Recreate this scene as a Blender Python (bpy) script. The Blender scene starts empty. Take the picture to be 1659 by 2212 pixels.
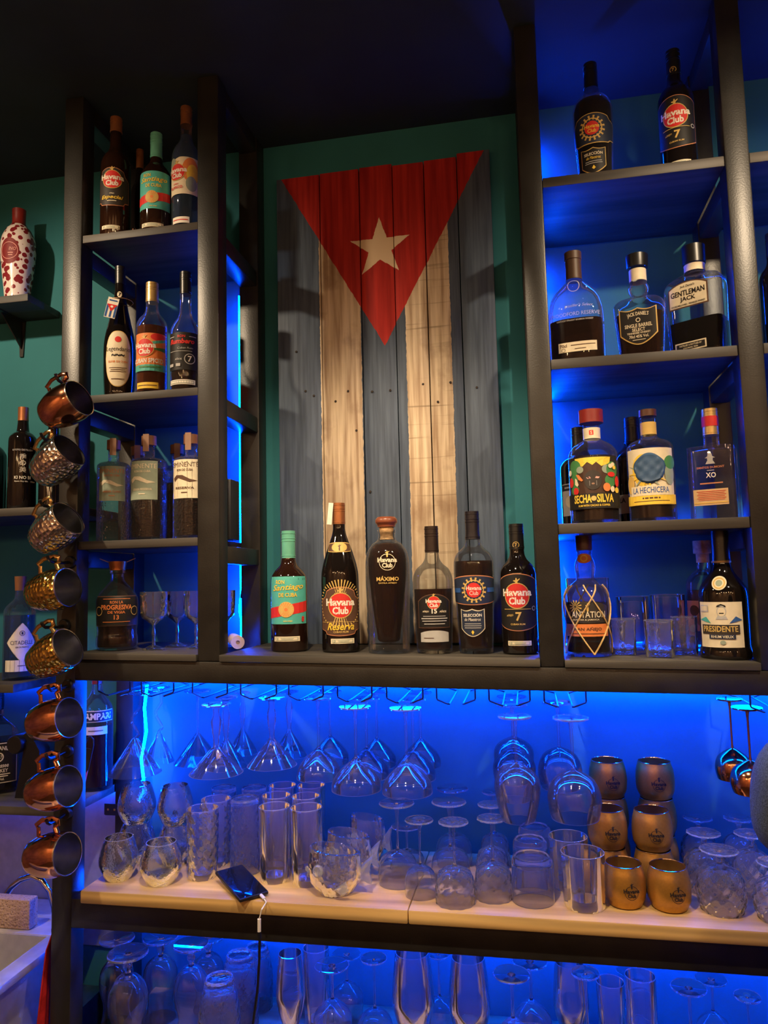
import bpy, bmesh, math, random
from math import sin, cos, pi, radians, sqrt, atan2
from mathutils import Vector, Matrix
random.seed(7)
SC = bpy.context.scene
COL = SC.collection
# ------------------------------------------------------------------ camera
FPX, CX, CY = 1600.0, 829.5, 1106.0
YAW, PITCH, ROLL = radians(10.811), radians(5.4), radians(-1.381)
CAM = Vector((0.0, -1.7, 1.62))
FW = Vector((-sin(YAW)*cos(PITCH), cos(YAW)*cos(PITCH), sin(PITCH)))
_rt = Vector((cos(YAW), sin(YAW), 0)); _up = _rt.cross(FW)
RT = _rt*cos(ROLL)+_up*sin(ROLL); UP = -_rt*sin(ROLL)+_up*cos(ROLL)
cd = bpy.data.cameras.new('camera'); co = bpy.data.objects.new('camera', cd); COL.objects.link(co)
cd.sensor_fit = 'HORIZONTAL'; cd.sensor_width = 36.0; cd.lens = FPX*36.0/1659.0; cd.clip_start = 0.02
m3 = Matrix((RT, UP, -FW)).transposed().to_4x4(); m3.translation = CAM; co.matrix_world = m3
SC.camera = co
def ray(x, y):
    return FW+RT*((x-CX)/FPX)-UP*((y-CY)/FPX)
def P(x, y, Y):                     # pixel -> point on the vertical plane at depth Y
    d = ray(x, y); return CAM+d*((Y-CAM.y)/d.y)
def Pz(x, y, z):                    # pixel -> point on the level plane at height z
    d = ray(x, y); return CAM+d*((z-CAM.z)/d.z)
# ------------------------------------------------------------------ render look, world, lamps
SC.view_settings.view_transform = 'Standard'; SC.view_settings.look = 'None'
SC.view_settings.gamma = 1.0; SC.view_settings.use_curve_mapping = False
SC.view_settings.exposure = 0.0
SC.cycles.transparent_max_bounces = 48; SC.cycles.max_bounces = 16
SC.cycles.glossy_bounces = 4; SC.cycles.transmission_bounces = 16; SC.cycles.diffuse_bounces = 3
SC.cycles.use_denoising = True; SC.cycles.use_adaptive_sampling = True; SC.cycles.adaptive_threshold = .02
SC.cycles.caustics_reflective = False; SC.cycles.caustics_refractive = True
SC.cycles.sample_clamp_indirect = 4.0
W = bpy.data.worlds.new('world'); SC.world = W; W.use_nodes = True
W.node_tree.nodes['Background'].inputs[0].default_value = (0.30, 0.42, 0.62, 1)
W.node_tree.nodes['Background'].inputs[1].default_value = 0.012
def spot(loc, target, watt, size, blend, col=(1.0, 0.76, 0.50), rad=0.03):
    l = bpy.data.lights.new('ceiling_spot', 'SPOT'); l.energy = watt; l.color = col
    l.spot_size = radians(size); l.spot_blend = blend; l.shadow_soft_size = rad
    o = bpy.data.objects.new('ceiling_spot', l); COL.objects.link(o); o.location = loc
    o.rotation_euler = (Vector(target)-Vector(loc)).to_track_quat('-Z', 'Y').to_euler()
    return o
SPOTS = [((-1.70, -0.95, 2.90), (-1.25, 0.15, 1.62), 100, 98, 0.7),
         ((-0.35, -0.95, 2.90), (-0.33, 0.30, 1.12), 135, 62, 0.7),
         ((0.85, -0.95, 2.90), (0.55, 0.15, 1.62), 88, 94, 0.7),
         # unseen spots added over the guest side so the metal mugs reflect lit walls
         ((-1.6, -3.0, 2.90), (-1.7, -3.7, 1.5), 120, 110, 0.8), ((0.0, -3.0, 2.90), (0.0, -3.7, 1.5), 120, 110, 0.8), ((1.5, -3.0, 2.90), (1.6, -3.7, 1.5), 120, 110, 0.8),
         ((-2.0, -1.9, 2.90), (-2.6, -2.0, 1.4), 80, 110, 0.8)]
for s in SPOTS: spot(*s)
# ------------------------------------------------------------------ material helpers
MATS = {}
def _new(name):
    m = bpy.data.materials.new(name); m.use_nodes = True; nt = m.node_tree
    return m, nt, nt.nodes, nt.links, nt.nodes['Principled BSDF']
def noisecol(nt, c1, c2, scale, stretch=(1, 1, 1), detail=4, lo=.35, hi=.65, coord='Object', rot=(0, 0, 0)):
    N, L = nt.nodes, nt.links
    tc = N.new('ShaderNodeTexCoord'); mp = N.new('ShaderNodeMapping'); mp.inputs['Scale'].default_value = stretch
    mp.inputs['Rotation'].default_value = rot
    nz = N.new('ShaderNodeTexNoise'); nz.inputs['Scale'].default_value = scale; nz.inputs['Detail'].default_value = detail
    cr = N.new('ShaderNodeValToRGB'); cr.color_ramp.elements[0].position = lo; cr.color_ramp.elements[1].position = hi
    cr.color_ramp.elements[0].color = (*c1, 1); cr.color_ramp.elements[1].color = (*c2, 1)
    L.new(tc.outputs[coord], mp.inputs[0]); L.new(mp.outputs[0], nz.inputs['Vector']); L.new(nz.outputs[0], cr.inputs[0])
    return cr.outputs[0], nz.outputs[0], mp.outputs[0]
def M(name, col, rough=.5, metal=0., spec=.5, var=.12, scale=30., bump=0., bscale=None, stretch=(1, 1, 1), trans=0., emit=None, coat=0.):
    if name in MATS: return MATS[name]
    m, nt, N, L, b = _new(name)
    c2 = tuple(min(1, c*(1+var)) for c in col); c1 = tuple(c*(1-var) for c in col)
    o, f, v = noisecol(nt, c1, c2, scale, stretch)
    L.new(o, b.inputs['Base Color'])
    b.inputs['Roughness'].default_value = rough; b.inputs['Metallic'].default_value = metal
    b.inputs['Specular IOR Level'].default_value = spec
    if coat: b.inputs['Coat Weight'].default_value = coat; b.inputs['Coat Roughness'].default_value = .05
    if trans: b.inputs['Transmission Weight'].default_value = trans
    if emit: b.inputs['Emission Color'].default_value = (*emit[0], 1); b.inputs['Emission Strength'].default_value = emit[1]
    if bump:
        bp = N.new('ShaderNodeBump'); bp.inputs['Strength'].default_value = bump; bp.inputs['Distance'].default_value = .002
        nz = N.new('ShaderNodeTexNoise'); nz.inputs['Scale'].default_value = bscale or scale*3
        L.new(v, nz.inputs['Vector']); L.new(nz.outputs[0], bp.inputs['Height']); L.new(bp.outputs[0], b.inputs['Normal'])
    MATS[name] = m; return m
def wood(name, c1, c2, axis='x', rough=.6, scale=9., bump=.3):
    if name in MATS: return MATS[name]
    m, nt, N, L, b = _new(name)
    st = {'x': (.35, 5, 5), 'z': (5, 5, .35), 'y': (5, .35, 5)}[axis]
    o, f, v = noisecol(nt, c1, c2, scale, st, 8, .3, .72)
    wv = N.new('ShaderNodeTexWave'); wv.inputs['Scale'].default_value = 2.2; wv.inputs['Distortion'].default_value = 9
    wv.inputs['Detail'].default_value = 3; L.new(v, wv.inputs['Vector'])
    wv.bands_direction = {'x': 'Z', 'z': 'X', 'y': 'X'}[axis]
    mx = N.new('ShaderNodeMixRGB'); mx.blend_type = 'MULTIPLY'; mx.inputs[0].default_value = .35
    L.new(o, mx.inputs[1]); L.new(wv.outputs[0], mx.inputs[2]); L.new(mx.outputs[0], b.inputs['Base Color'])
    b.inputs['Roughness'].default_value = rough
    bp = N.new('ShaderNodeBump'); bp.inputs['Strength'].default_value = bump; bp.inputs['Distance'].default_value = .001
    L.new(f, bp.inputs['Height']); L.new(bp.outputs[0], b.inputs['Normal'])
    MATS[name] = m; return m
def glass(name, tint=(.93, .95, .96), milk=.05, rough=.03, bump=0., bscale=120., ior=1.5, edge=1.0, refl=.8):
    """clear thin-walled glass: what lies behind shows through, Fresnel reflection on top, a trace of haze"""
    if name in MATS: return MATS[name]
    m, nt, N, L, b = _new(name); N.remove(b); out = N['Material Output']
    tr = N.new('ShaderNodeBsdfTransparent'); tr.inputs[0].default_value = (*tint, 1)
    gl = N.new('ShaderNodeBsdfGlossy'); gl.inputs['Roughness'].default_value = rough
    fr = N.new('ShaderNodeFresnel'); fr.inputs['IOR'].default_value = ior
    tl = N.new('ShaderNodeBsdfTranslucent'); tl.inputs[0].default_value = (.85, .9, .95, 1)
    df = N.new('ShaderNodeBsdfDiffuse'); df.inputs[0].default_value = (.85, .9, .95, 1)
    mz = N.new('ShaderNodeMixShader'); mz.inputs[0].default_value = .5; L.new(tl.outputs[0], mz.inputs[1]); L.new(df.outputs[0], mz.inputs[2])
    lw = N.new('ShaderNodeLayerWeight'); lw.inputs['Blend'].default_value = .35
    mm = N.new('ShaderNodeMath'); mm.operation = 'MULTIPLY_ADD'; L.new(lw.outputs['Facing'], mm.inputs[0]); mm.inputs[1].default_value = milk*4*edge; mm.inputs[2].default_value = milk*.5
    m1 = N.new('ShaderNodeMixShader'); L.new(mm.outputs[0], m1.inputs[0]); L.new(tr.outputs[0], m1.inputs[1]); L.new(mz.outputs[0], m1.inputs[2])
    fm = N.new('ShaderNodeMath'); fm.operation = 'MULTIPLY'; fm.inputs[1].default_value = refl; L.new(fr.outputs[0], fm.inputs[0])
    m2 = N.new('ShaderNodeMixShader'); L.new(fm.outputs[0], m2.inputs[0]); L.new(m1.outputs[0], m2.inputs[1]); L.new(gl.outputs[0], m2.inputs[2])
    L.new(m2.outputs[0], out.inputs[0])
    if bump:
        tc = N.new('ShaderNodeTexCoord'); vo = N.new('ShaderNodeTexVoronoi'); vo.inputs['Scale'].default_value = bscale
        bp = N.new('ShaderNodeBump'); bp.inputs['Strength'].default_value = bump; bp.inputs['Distance'].default_value = .004
        L.new(tc.outputs['Object'], vo.inputs['Vector']); L.new(vo.outputs[0], bp.inputs['Height'])
        for nd in (gl, fr, lw, df, tl): L.new(bp.outputs[0], nd.inputs['Normal'])
    MATS[name] = m; return m
def rglass(name, col=(.975, .98, .985), bump=0., bscale=120., milk=.04, thin=.0, rough=.0):
    """solid refracting glass with a trace of haze; thin adds a share of unbent view for very fine walls"""
    if name in MATS: return MATS[name]
    m, nt, N, L, b = _new(name); N.remove(b); out = N['Material Output']
    g = N.new('ShaderNodeBsdfGlass'); g.inputs['Color'].default_value = (*col, 1); g.inputs['IOR'].default_value = 1.45; g.inputs['Roughness'].default_value = rough
    tl = N.new('ShaderNodeBsdfTranslucent'); tl.inputs[0].default_value = (.88, .92, .96, 1)
    df = N.new('ShaderNodeBsdfDiffuse'); df.inputs[0].default_value = (.88, .92, .96, 1)
    mz = N.new('ShaderNodeMixShader'); mz.inputs[0].default_value = .5; L.new(tl.outputs[0], mz.inputs[1]); L.new(df.outputs[0], mz.inputs[2])
    m1 = N.new('ShaderNodeMixShader'); m1.inputs[0].default_value = milk; L.new(g.outputs[0], m1.inputs[1]); L.new(mz.outputs[0], m1.inputs[2])
    last = m1; nn = [g, df, tl]
    if thin:
        tr = N.new('ShaderNodeBsdfTransparent'); tr.inputs[0].default_value = (*col, 1); gl = N.new('ShaderNodeBsdfGlossy'); gl.inputs['Roughness'].default_value = .05
        fr = N.new('ShaderNodeFresnel'); fr.inputs['IOR'].default_value = 1.6; m2 = N.new('ShaderNodeMixShader'); L.new(fr.outputs[0], m2.inputs[0]); L.new(tr.outputs[0], m2.inputs[1]); L.new(gl.outputs[0], m2.inputs[2])
        m3 = N.new('ShaderNodeMixShader'); m3.inputs[0].default_value = thin; L.new(m1.outputs[0], m3.inputs[1]); L.new(m2.outputs[0], m3.inputs[2]); last = m3; nn += [gl, fr]
    L.new(last.outputs[0], out.inputs[0])
    if bump:
        tc = N.new('ShaderNodeTexCoord'); vo = N.new('ShaderNodeTexVoronoi'); vo.inputs['Scale'].default_value = bscale
        bp = N.new('ShaderNodeBump'); bp.inputs['Strength'].default_value = bump; bp.inputs['Distance'].default_value = .003
        L.new(tc.outputs['Object'], vo.inputs['Vector']); L.new(vo.outputs[0], bp.inputs['Height'])
        for q in nn: L.new(bp.outputs[0], q.inputs['Normal'])
    MATS[name] = m; return m
def liquid(name, col, thru, mixf=.3):
    if name in MATS: return MATS[name]
    m, nt, N, L, b = _new(name); out = N['Material Output']
    o, f, v = noisecol(nt, tuple(c*.9 for c in col), col, 12); L.new(o, b.inputs['Base Color'])
    b.inputs['Roughness'].default_value = .08
    tr = N.new('ShaderNodeBsdfTransparent'); tr.inputs[0].default_value = (*thru, 1)
    mx = N.new('ShaderNodeMixShader'); mx.inputs[0].default_value = mixf
    L.new(b.outputs[0], mx.inputs[1]); L.new(tr.outputs[0], mx.inputs[2]); L.new(mx.outputs[0], out.inputs[0])
    MATS[name] = m; return m
def hammered(name, col, rough=.18, scale=75., strength=.55):
    if name in MATS: return MATS[name]
    m, nt, N, L, b = _new(name)
    o, f, v = noisecol(nt, tuple(c*.9 for c in col), col, 20); L.new(o, b.inputs['Base Color'])
    b.inputs['Metallic'].default_value = 1; b.inputs['Roughness'].default_value = rough
    if strength:
        vo = N.new('ShaderNodeTexVoronoi'); vo.inputs['Scale'].default_value = scale; L.new(v, vo.inputs['Vector'])
        vo.inputs['Randomness'].default_value = .55
        bp = N.new('ShaderNodeBump'); bp.inputs['Strength'].default_value = strength; bp.inputs['Distance'].default_value = .004
        L.new(vo.outputs[0], bp.inputs['Height']); L.new(bp.outputs[0], b.inputs['Normal'])
    MATS[name] = m; return m
def emis(name, col, st):
    if name in MATS: return MATS[name]
    m, nt, N, L, b = _new(name); b.inputs['Base Color'].default_value = (*col, 1)
    b.inputs['Emission Color'].default_value = (*col, 1); b.inputs['Emission Strength'].default_value = st
    MATS[name] = m; return m
# print inks (flat colours on labels)
INK = dict(w=(.80, .76, .66), g=(.62, .42, .12), r=(.62, .03, .025), k=(.012, .011, .011), t=(.08, .42, .36), o=(.72, .22, .06),
           y=(.80, .55, .06), b=(.03, .10, .32), n=(.10, .05, .03), s=(.45, .45, .44), c=(.72, .64, .46), gr=(.06, .22, .07),
           cu=(.55, .22, .10), d=(.035, .028, .024), lg=(.28, .34, .26), p=(.75, .35, .30), nb=(.02, .03, .06),
           ta=(.30, .17, .11), tn=(.66, .44, .22), br=(.055, .026, .016), dr=(.19, .016, .018), gy=(.16, .15, .15))
def ink(k): return M('ink_'+k, INK[k], .55, 0, .35, .05, 60)
# ------------------------------------------------------------------ mesh helpers
class MB:
    def __init__(s): s.v = []; s.f = []; s.m = []
    def add(s, vs, fs, mi=0):
        o = len(s.v); s.v += [tuple(v) for v in vs]; s.f += [tuple(i+o for i in f) for f in fs]; s.m += [mi]*len(fs); return s
    def box(s, x0, x1, y0, y1, z0, z1, b=.0, mi=0, zf=None):
        """chamfered box; zf(x) adds a slope to z"""
        g = []
        if b <= 0:
            vs = [(x, y, z) for z in (z0, z1) for y in (y0, y1) for x in (x0, x1)]
            fs = [(0, 2, 3, 1), (4, 5, 7, 6), (0, 1, 5, 4), (2, 6, 7, 3), (0, 4, 6, 2), (1, 3, 7, 5)]
        else:
            bm = bmesh.new(); bmesh.ops.create_cube(bm, size=1)
            for v in bm.verts: v.co = Vector(((x0+x1)/2+v.co.x*(x1-x0), (y0+y1)/2+v.co.y*(y1-y0), (z0+z1)/2+v.co.z*(z1-z0)))
            bmesh.ops.bevel(bm, geom=list(bm.edges), offset=b, segments=2, affect='EDGES', profile=.5)
            bm.verts.index_update(); vs = [v.co.to_tuple() for v in bm.verts]; fs = [tuple(v.index for v in f.verts) for f in bm.faces]; bm.free()
        if zf: vs = [(x, y, z+zf(x)) for x, y, z in vs]
        return s.add(vs, fs, mi)
    def tube(s, path, r, seg=8, mi=0, closed=False, flat=1.0):
        path = [Vector(p) for p in path]; n = len(path); vs = []; fs = []; up = None
        rr = r if isinstance(r, (list, tuple)) else [r]*n
        for i, p in enumerate(path):
            a = path[i-1] if (i or closed) else p; b_ = path[(i+1) % n] if (i < n-1 or closed) else p
            t = (b_-a).normalized()
            if up is None: up = t.orthogonal().normalized()
            up = (up-t*up.dot(t)).normalized(); sd = t.cross(up)
            for k in range(seg):
                q = 2*pi*k/seg; vs.append(p+(up*cos(q)+sd*sin(q)*flat)*rr[i])
        lim = n if closed else n-1
        for i in range(lim):
            for k in range(seg):
                j = (i+1) % n; fs.append((i*seg+k, i*seg+(k+1) % seg, j*seg+(k+1) % seg, j*seg+k))
        if not closed: fs += [tuple(range(seg))[::-1], tuple((n-1)*seg+k for k in range(seg))]
        return s.add(vs, fs, mi)
    def lathe(s, prof, seg=32, n=2.0, sy=1.0, mod=None, mi=0, R=1.0, modfrom=0):
        """prof: (r,z) bottom to top; n, sy give a squarer, flatter body where the radius is large"""
        vs = []; fs = []; rows = []
        for ri, (r, z) in enumerate(prof):
            if r <= 1e-7: rows.append([len(vs)]); vs.append((0, 0, z)); continue
            t = max(0, min(1, (r/R-.45)/.3)); nn = 2+(n-2)*t; ry = 1+(sy-1)*t; row = []
            for k in range(seg):
                a = 2*pi*k/seg; c, q = cos(a), sin(a); m = mod(a, z, r/R) if mod and ri >= modfrom else 1
                x = math.copysign(abs(c)**(2/nn), c)*r*m; y = math.copysign(abs(q)**(2/nn), q)*r*ry*m
                row.append(len(vs)); vs.append((x, y, z))
            rows.append(row)
        for a, b in zip(rows, rows[1:]):
            for k in range(seg):
                k2 = (k+1) % seg
                if len(a) > 1 and len(b) > 1: fs.append((a[k], a[k2], b[k2], b[k]))
                elif len(a) > 1: fs.append((a[k], a[k2], b[0]))
                elif len(b) > 1: fs.append((a[0], b[k2], b[k]))
        return s.add(vs, fs, mi)
    def prism(s, pts, y0, y1, mi=0):
        """polygon (x,z) extruded along y"""
        n = len(pts); vs = [(x, y0, z) for x, z in pts]+[(x, y1, z) for x, z in pts]
        fs = [tuple(range(n)), tuple(range(2*n-1, n-1, -1))]+[(i, i+n, (i+1) % n+n, (i+1) % n) for i in range(n)]
        return s.add(vs, fs, mi)
    def xf(s, mtx): s.v = [tuple(mtx @ Vector(v)) for v in s.v]; return s
    def build(s, name, mats, parent=None, smooth=True, ang=38):
        me = bpy.data.meshes.new(name); me.from_pydata(s.v, [], s.f)
        for m in (mats if isinstance(mats, (list, tuple)) else [mats]): me.materials.append(m)
        if any(s.m): me.polygons.foreach_set('material_index', s.m)
        me.update()
        if smooth:
            me.polygons.foreach_set('use_smooth', [True]*len(me.polygons)); me.set_sharp_from_angle(angle=radians(ang))
        o = bpy.data.objects.new(name, me); COL.objects.link(o)
        if parent: o.parent = parent
        return o
def tag(o, label, cat, group=None):
    o['label'] = label; o['category'] = cat
    if group: o['group'] = group
    return o
def thing(name, label, cat, loc=(0, 0, 0), rz=0., group=None):
    o = bpy.data.objects.new(name, None); COL.objects.link(o); o.location = loc; o.rotation_euler = (0, 0, rz)
    o.empty_display_size = .02
    return tag(o, label, cat, group)
def struct(o): o['kind'] = 'structure'; return o
def copy_tree(o, parent=None):
    c = o.copy(); COL.objects.link(c); c.parent = parent
    for ch in list(o.children): copy_tree(ch, c)
    return c
# ------------------------------------------------------------------ flat print: text and shapes in 2D, later wrapped onto a surface
_TX = {}
def textmesh(s, bold=0., shear=0., space=1.):
    key = (s, bold, shear, space)
    if key in _TX: return _TX[key]
    cu = bpy.data.curves.new('t', 'FONT'); cu.body = s; cu.resolution_u = 2; cu.offset = bold; cu.shear = shear; cu.space_character = space
    ob = bpy.data.objects.new('t', cu)
    me = ob.to_mesh(); vs = [(v.co.x, v.co.y) for v in me.vertices]; fs = [tuple(p.vertices) for p in me.polygons]
    ob.to_mesh_clear(); bpy.data.objects.remove(ob); bpy.data.curves.remove(cu)
    if vs:
        xs = [v[0] for v in vs]; ys = [v[1] for v in vs]; x0, x1, y0, y1 = min(xs), max(xs), min(ys), max(ys)
        vs = [(x-(x0+x1)/2, y-(y0+y1)/2) for x, y in vs]; dim = (x1-x0, y1-y0)
    else: dim = (1, 1)
    _TX[key] = (vs, fs, dim); return _TX[key]
def T(s, x, z, h, k='w', w=None, bold=.02, shear=0., arc=0., rot=0.):
    """text of letter height h (or fitted to width w) centred at x,z; arc bends it up (+) or down (-)"""
    return ('t', s, x, z, h, k, w, bold, shear, arc, rot)
def D(x, z, r, k, rz=None): return ('d', x, z, r, k, rz or r)
def RC(x, z, w, h, k): return ('r', x, z, w, h, k)
def PG(pts, k): return ('p', pts, k)
def RING(x, z, r, wd, k): return ('o', x, z, r, wd, k)
def SUN(x, z, r0, r1, n, k): return ('sun', x, z, r0, r1, n, k)
def shape_cols(shape, w, h, x=0, z=0, nc=16, nr=8):
    vs = []; fs = []
    for i in range(nc+1):
        u = -1+2*i/nc
        if shape == 'oval':
            u = -cos(pi*i/nc); c = sqrt(max(0, 1-u*u)); t, b = c, -c
        elif shape == 'arch': t, b = 1-.42*abs(u)**2.2, -1
        elif shape == 'barrel': t, b = 1-.22*u*u, -1+.22*u*u
        elif shape == 'egg':
            t = sqrt(max(0, 1-abs(u)**2.6)); b = -sqrt(max(0, 1-abs(u)**2.2))
        elif shape == 'hc': e = .18 if abs(u) > .72 else 0.; t, b = (1-.40*abs(u)**2-e), (-1+.16*u*u+e*.6)
        elif shape == 'shield': t, b = (1-.12*abs(sin(u*pi))), -(1-.62*max(0, abs(u)-.05)**1.7)
        elif shape == 'diamond': t, b = 1-abs(u)**1.15, -(1-abs(u)**1.15)
        elif shape == 'slant': t, b = 1-.25*max(0, -u)+0.*u, -1
        else: t, b = 1, -1
        for j in range(nr+1): vs.append((x+u*w/2, z+(b+(t-b)*j/nr)*h/2))
    for i in range(nc):
        for j in range(nr):
            a = i*(nr+1)+j; fs.append((a, a+nr+1, a+nr+2, a+1))
    return vs, fs
from mathutils.geometry import tessellate_polygon
def subdiv2d(pts):
    """polygon -> small triangles, so that it can follow a curved surface"""
    vs = [tuple(p) for p in pts]; size = max(max(abs(p[0]), abs(p[1])) for p in vs)
    tr = [tuple(vs[i] for i in t) for t in tessellate_polygon([[Vector((a, c, 0)) for a, c in vs]])]
    lim = .32 if size > .05 else 1; out = []
    while tr:
        t = tr.pop(); e = [(abs(t[i][0]-t[(i+1) % 3][0]), i) for i in range(3)]; m, i = max(e)
        if m <= lim: out.append(t); continue
        a, c, d = t[i], t[(i+1) % 3], t[(i+2) % 3]; h = ((a[0]+c[0])/2, (a[1]+c[1])/2); tr += [(a, h, d), (h, c, d)]
    v = []; f = []
    for t in out: f.append((len(v), len(v)+1, len(v)+2)); v += list(t)
    return v, f
def flat2d(items):
    """yield (verts2d, faces, ink, layer)"""
    for li, it in enumerate(items):
        k = it[0]
        if k == 't':
            _, s, x, z, h, ik, w, bold, shear, arc, rot = it
            vs, fs, dim = textmesh(s, bold, shear)
            sc = h/max(dim[1], .05); sx = sc if w is None else w/max(dim[0], .05)
            o = []
            for a, b in vs:
                a *= sx; b *= sc
                if arc > 0: q = a/arc; a, b = (arc+b)*sin(q), (arc+b)*cos(q)-arc
                elif arc < 0: A = -arc; q = a/A; a, b = (A-b)*sin(q), A-(A-b)*cos(q)
                if rot: a, b = a*cos(rot)-b*sin(rot), a*sin(rot)+b*cos(rot)
                o.append((x+a, z+b))
            yield o, fs, ik, li
        elif k == 'd':
            vs, fs = shape_cols('oval', it[3]*2, it[5]*2, it[1], it[2], 14, 6); yield vs, fs, it[4], li
        elif k == 'r':
            vs, fs = shape_cols('rect', it[3], it[4], it[1], it[2], max(2, int(it[3]*6)), 2); yield vs, fs, it[5], li
        elif k == 'p':
            vs, fs = subdiv2d(it[1]); yield vs, fs, it[2], li
        elif k == 'o':
            _, x, z, r, wd, ik = it; n = 28; vs = []; fs = []
            for i in range(n):
                a = 2*pi*i/n; vs += [(x+r*cos(a), z+r*sin(a)), (x+(r-wd)*cos(a), z+(r-wd)*sin(a))]
                j = (i+1) % n; fs.append((2*i, 2*j, 2*j+1, 2*i+1))
            yield vs, fs, ik, li
        elif k == 'sun':
            _, x, z, r0, r1, n, ik = it; vs = []; fs = []
            for i in range(n):
                a = 2*pi*(i+.5)/n; da = pi/n*.38; o = len(vs)
                vs += [(x+r0*cos(a-da), z+r0*sin(a-da)), (x+r1*cos(a-da), z+r1*sin(a-da)), (x+r1*cos(a+da), z+r1*sin(a+da)), (x+r0*cos(a+da), z+r0*sin(a+da))]
                fs.append((o, o+1, o+2, o+3))
            yield vs, fs, ik, li
def print_mesh(name, items, surf, parent, base=.0008):
    """wrap flat items onto surf(s,z,offset); one mesh, one slot for each ink"""
    mb = MB(); slots = []
    for vs, fs, ik, li in flat2d(items):
        if ik not in slots: slots.append(ik)
        mb.add([surf(a, b, base+li*.00012) for a, b in vs], fs, slots.index(ik))
    if not mb.v: return None
    return mb.build(name, [ink(i) for i in slots], parent, smooth=False)
# ------------------------------------------------------------------ turned things: bottles, cups, glasses
def interp(prof, h):
    for (r0, h0), (r1, h1) in zip(prof, prof[1:]):
        if h0 <= h <= h1: return r0+(r1-r0)*((h-h0)/(h1-h0) if h1 > h0 else 0)
    return prof[-1][0]
def smoothprof(pts, k=4):
    """Catmull-Rom through (h,r) stations -> (r,h)"""
    o = []
    for i in range(len(pts)-1):
        p0 = pts[max(0, i-1)]; p1 = pts[i]; p2 = pts[i+1]; p3 = pts[min(len(pts)-1, i+2)]
        sharp = (p2[0]-p1[0]) < .012 or abs(p2[1]-p1[1]) < .004
        for j in range(1 if sharp else k):
            t = j/(1 if sharp else k)
            f = lambda a, b, c, d: .5*((2*b)+(-a+c)*t+(2*a-5*b+4*c-d)*t*t+(-a+3*b-3*c+d)*t**3)
            h = p1[0]+(p2[0]-p1[0])*t; r = f(p0[1], p1[1], p2[1], p3[1])
            lo, hi = sorted((p1[1], p2[1])); r = max(lo, min(hi, r)); o.append((r, h))
    o.append((pts[-1][1], pts[-1][0])); return o
class Rev:
    def __init__(s, name, label, cat, px, Y, zs, stations, turn=0., n=2., sy=1., group=None, seg=40, R=None):
        """px=(xl,xr,ytop): pixel extent of the body at depth Y, top of the thing; stands on height zs"""
        xl, xr, yt = px; ym = (yt+P_y(zs, (xl+xr)/2, Y))/2
        a, b = P(xl, ym, Y), P(xr, ym, Y); c = (a+b)/2; fa = atan2(-c.x, c.y-CAM.y)
        s.R = R or (b.x-a.x)/2*cos(fa)
        zs = zs(c.x)+s.R*.0195 if callable(zs) else zs
        s.zs = zs; s.H = P((xl+xr)/2, yt, Y).z-zs; s.n, s.sy, s.seg = n, sy, seg
        s.prof = smoothprof(stations)
        s.root = thing(name, label, cat, (c.x, Y, zs), fa+radians(turn), group)
    def pr(s, h0, h1, k=1., off=0.):
        """(r,z) rows between two height fractions"""
        rows = [(interp(s.prof, h0)*s.R*k+off, h0*s.H)]
        rows += [(r*s.R*k+off, h*s.H) for r, h in s.prof if h0+1e-4 < h < h1-1e-4]
        rows.append((interp(s.prof, h1)*s.R*k+off, h1*s.H)); return rows
    def part(s, name, mat, h0, h1, k=1., off=0., close=(True, True), mod=None, parent=None, seg=None, ring=None):
        rows = s.pr(h0, h1, k, off)
        if close[0]: rows = [(0, rows[0][1]), (rows[0][0]*.985, rows[0][1])]+rows
        if close[1]: rows = rows+[(rows[-1][0]*.985, rows[-1][1]), (0, rows[-1][1])]
        mb = MB(); mb.lathe(rows, seg or s.seg, s.n, s.sy, mod, R=s.R); return mb.build(name, mat, parent or s.root)
    def surf(s, z0, s0=0.):
        def f(a, b, off):
            z = z0*s.H+b*s.R; r = interp(s.prof, max(0, min(1, z/s.H)))*s.R; x = (a+s0)*s.R
            t = max(0, min(1, (r/s.R-.45)/.3)); nn = 2+(s.n-2)*t; ry = r*(1+(s.sy-1)*t)
            if s.n <= 2.01 and abs(s.sy-1) < .01:
                q = x/r; return ((r+off)*sin(q), -(r+off)*cos(q), z)
            u = min(.995, abs(x)/r); return (x, -(ry*(1-u**nn)**(1/nn)+off), z)
        return f
    def label(s, z0, w, h, shape='rect', mat='w', items=(), border=None, s0=0., name='label', text=None, off=.0004):
        sf = s.surf(z0, s0); 
        if border:
            vs, fs = shape_cols(shape, w, h, 0, 0, 22); mb = MB().add([sf(a, b, off*.6) for a, b in vs], fs)
            bo = mb.build(name, ink(border), s.root); w2, h2 = w-.09, h-.09
            vs, fs = shape_cols(shape, w2, h2, 0, 0, 22); mb = MB().add([sf(a, b, off+.0003) for a, b in vs], fs)
            mb.build('label_field', ink(mat), bo); lab = bo
        else:
            vs, fs = shape_cols(shape, w, h, 0, 0, 22); mb = MB().add([sf(a, b, off) for a, b in vs], fs); lab = mb.build(name, ink(mat), s.root)
        if text: lab['label'] = text
        if items: print_mesh('lettering', items, sf, lab, off+.0007)
        return lab
    def bare(s, z0, items, s0=0.): return print_mesh('lettering', items, s.surf(z0, s0), s.root, .0008)
def P_y(zs, x, Y):
    """pixel row where height zs shows at column x, depth Y"""
    z = zs(0) if callable(zs) else zs
    lo, hi = -3000., 6000.
    for _ in range(40):
        m = (lo+hi)/2
        if P(x, m, Y).z > z: lo = m
        else: hi = m
    return lo
FIG = [(0, 0), (-.12, .05), (-.16, .3), (-.1, .55), (-.3, .62), (-.3, .7), (-.08, .72), (-.07, .85), (0, .93), (.07, .85), (.08, .72), (.34, .86), (.38, .8), (.12, .58), (.15, .3), (.12, .05)]
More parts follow.
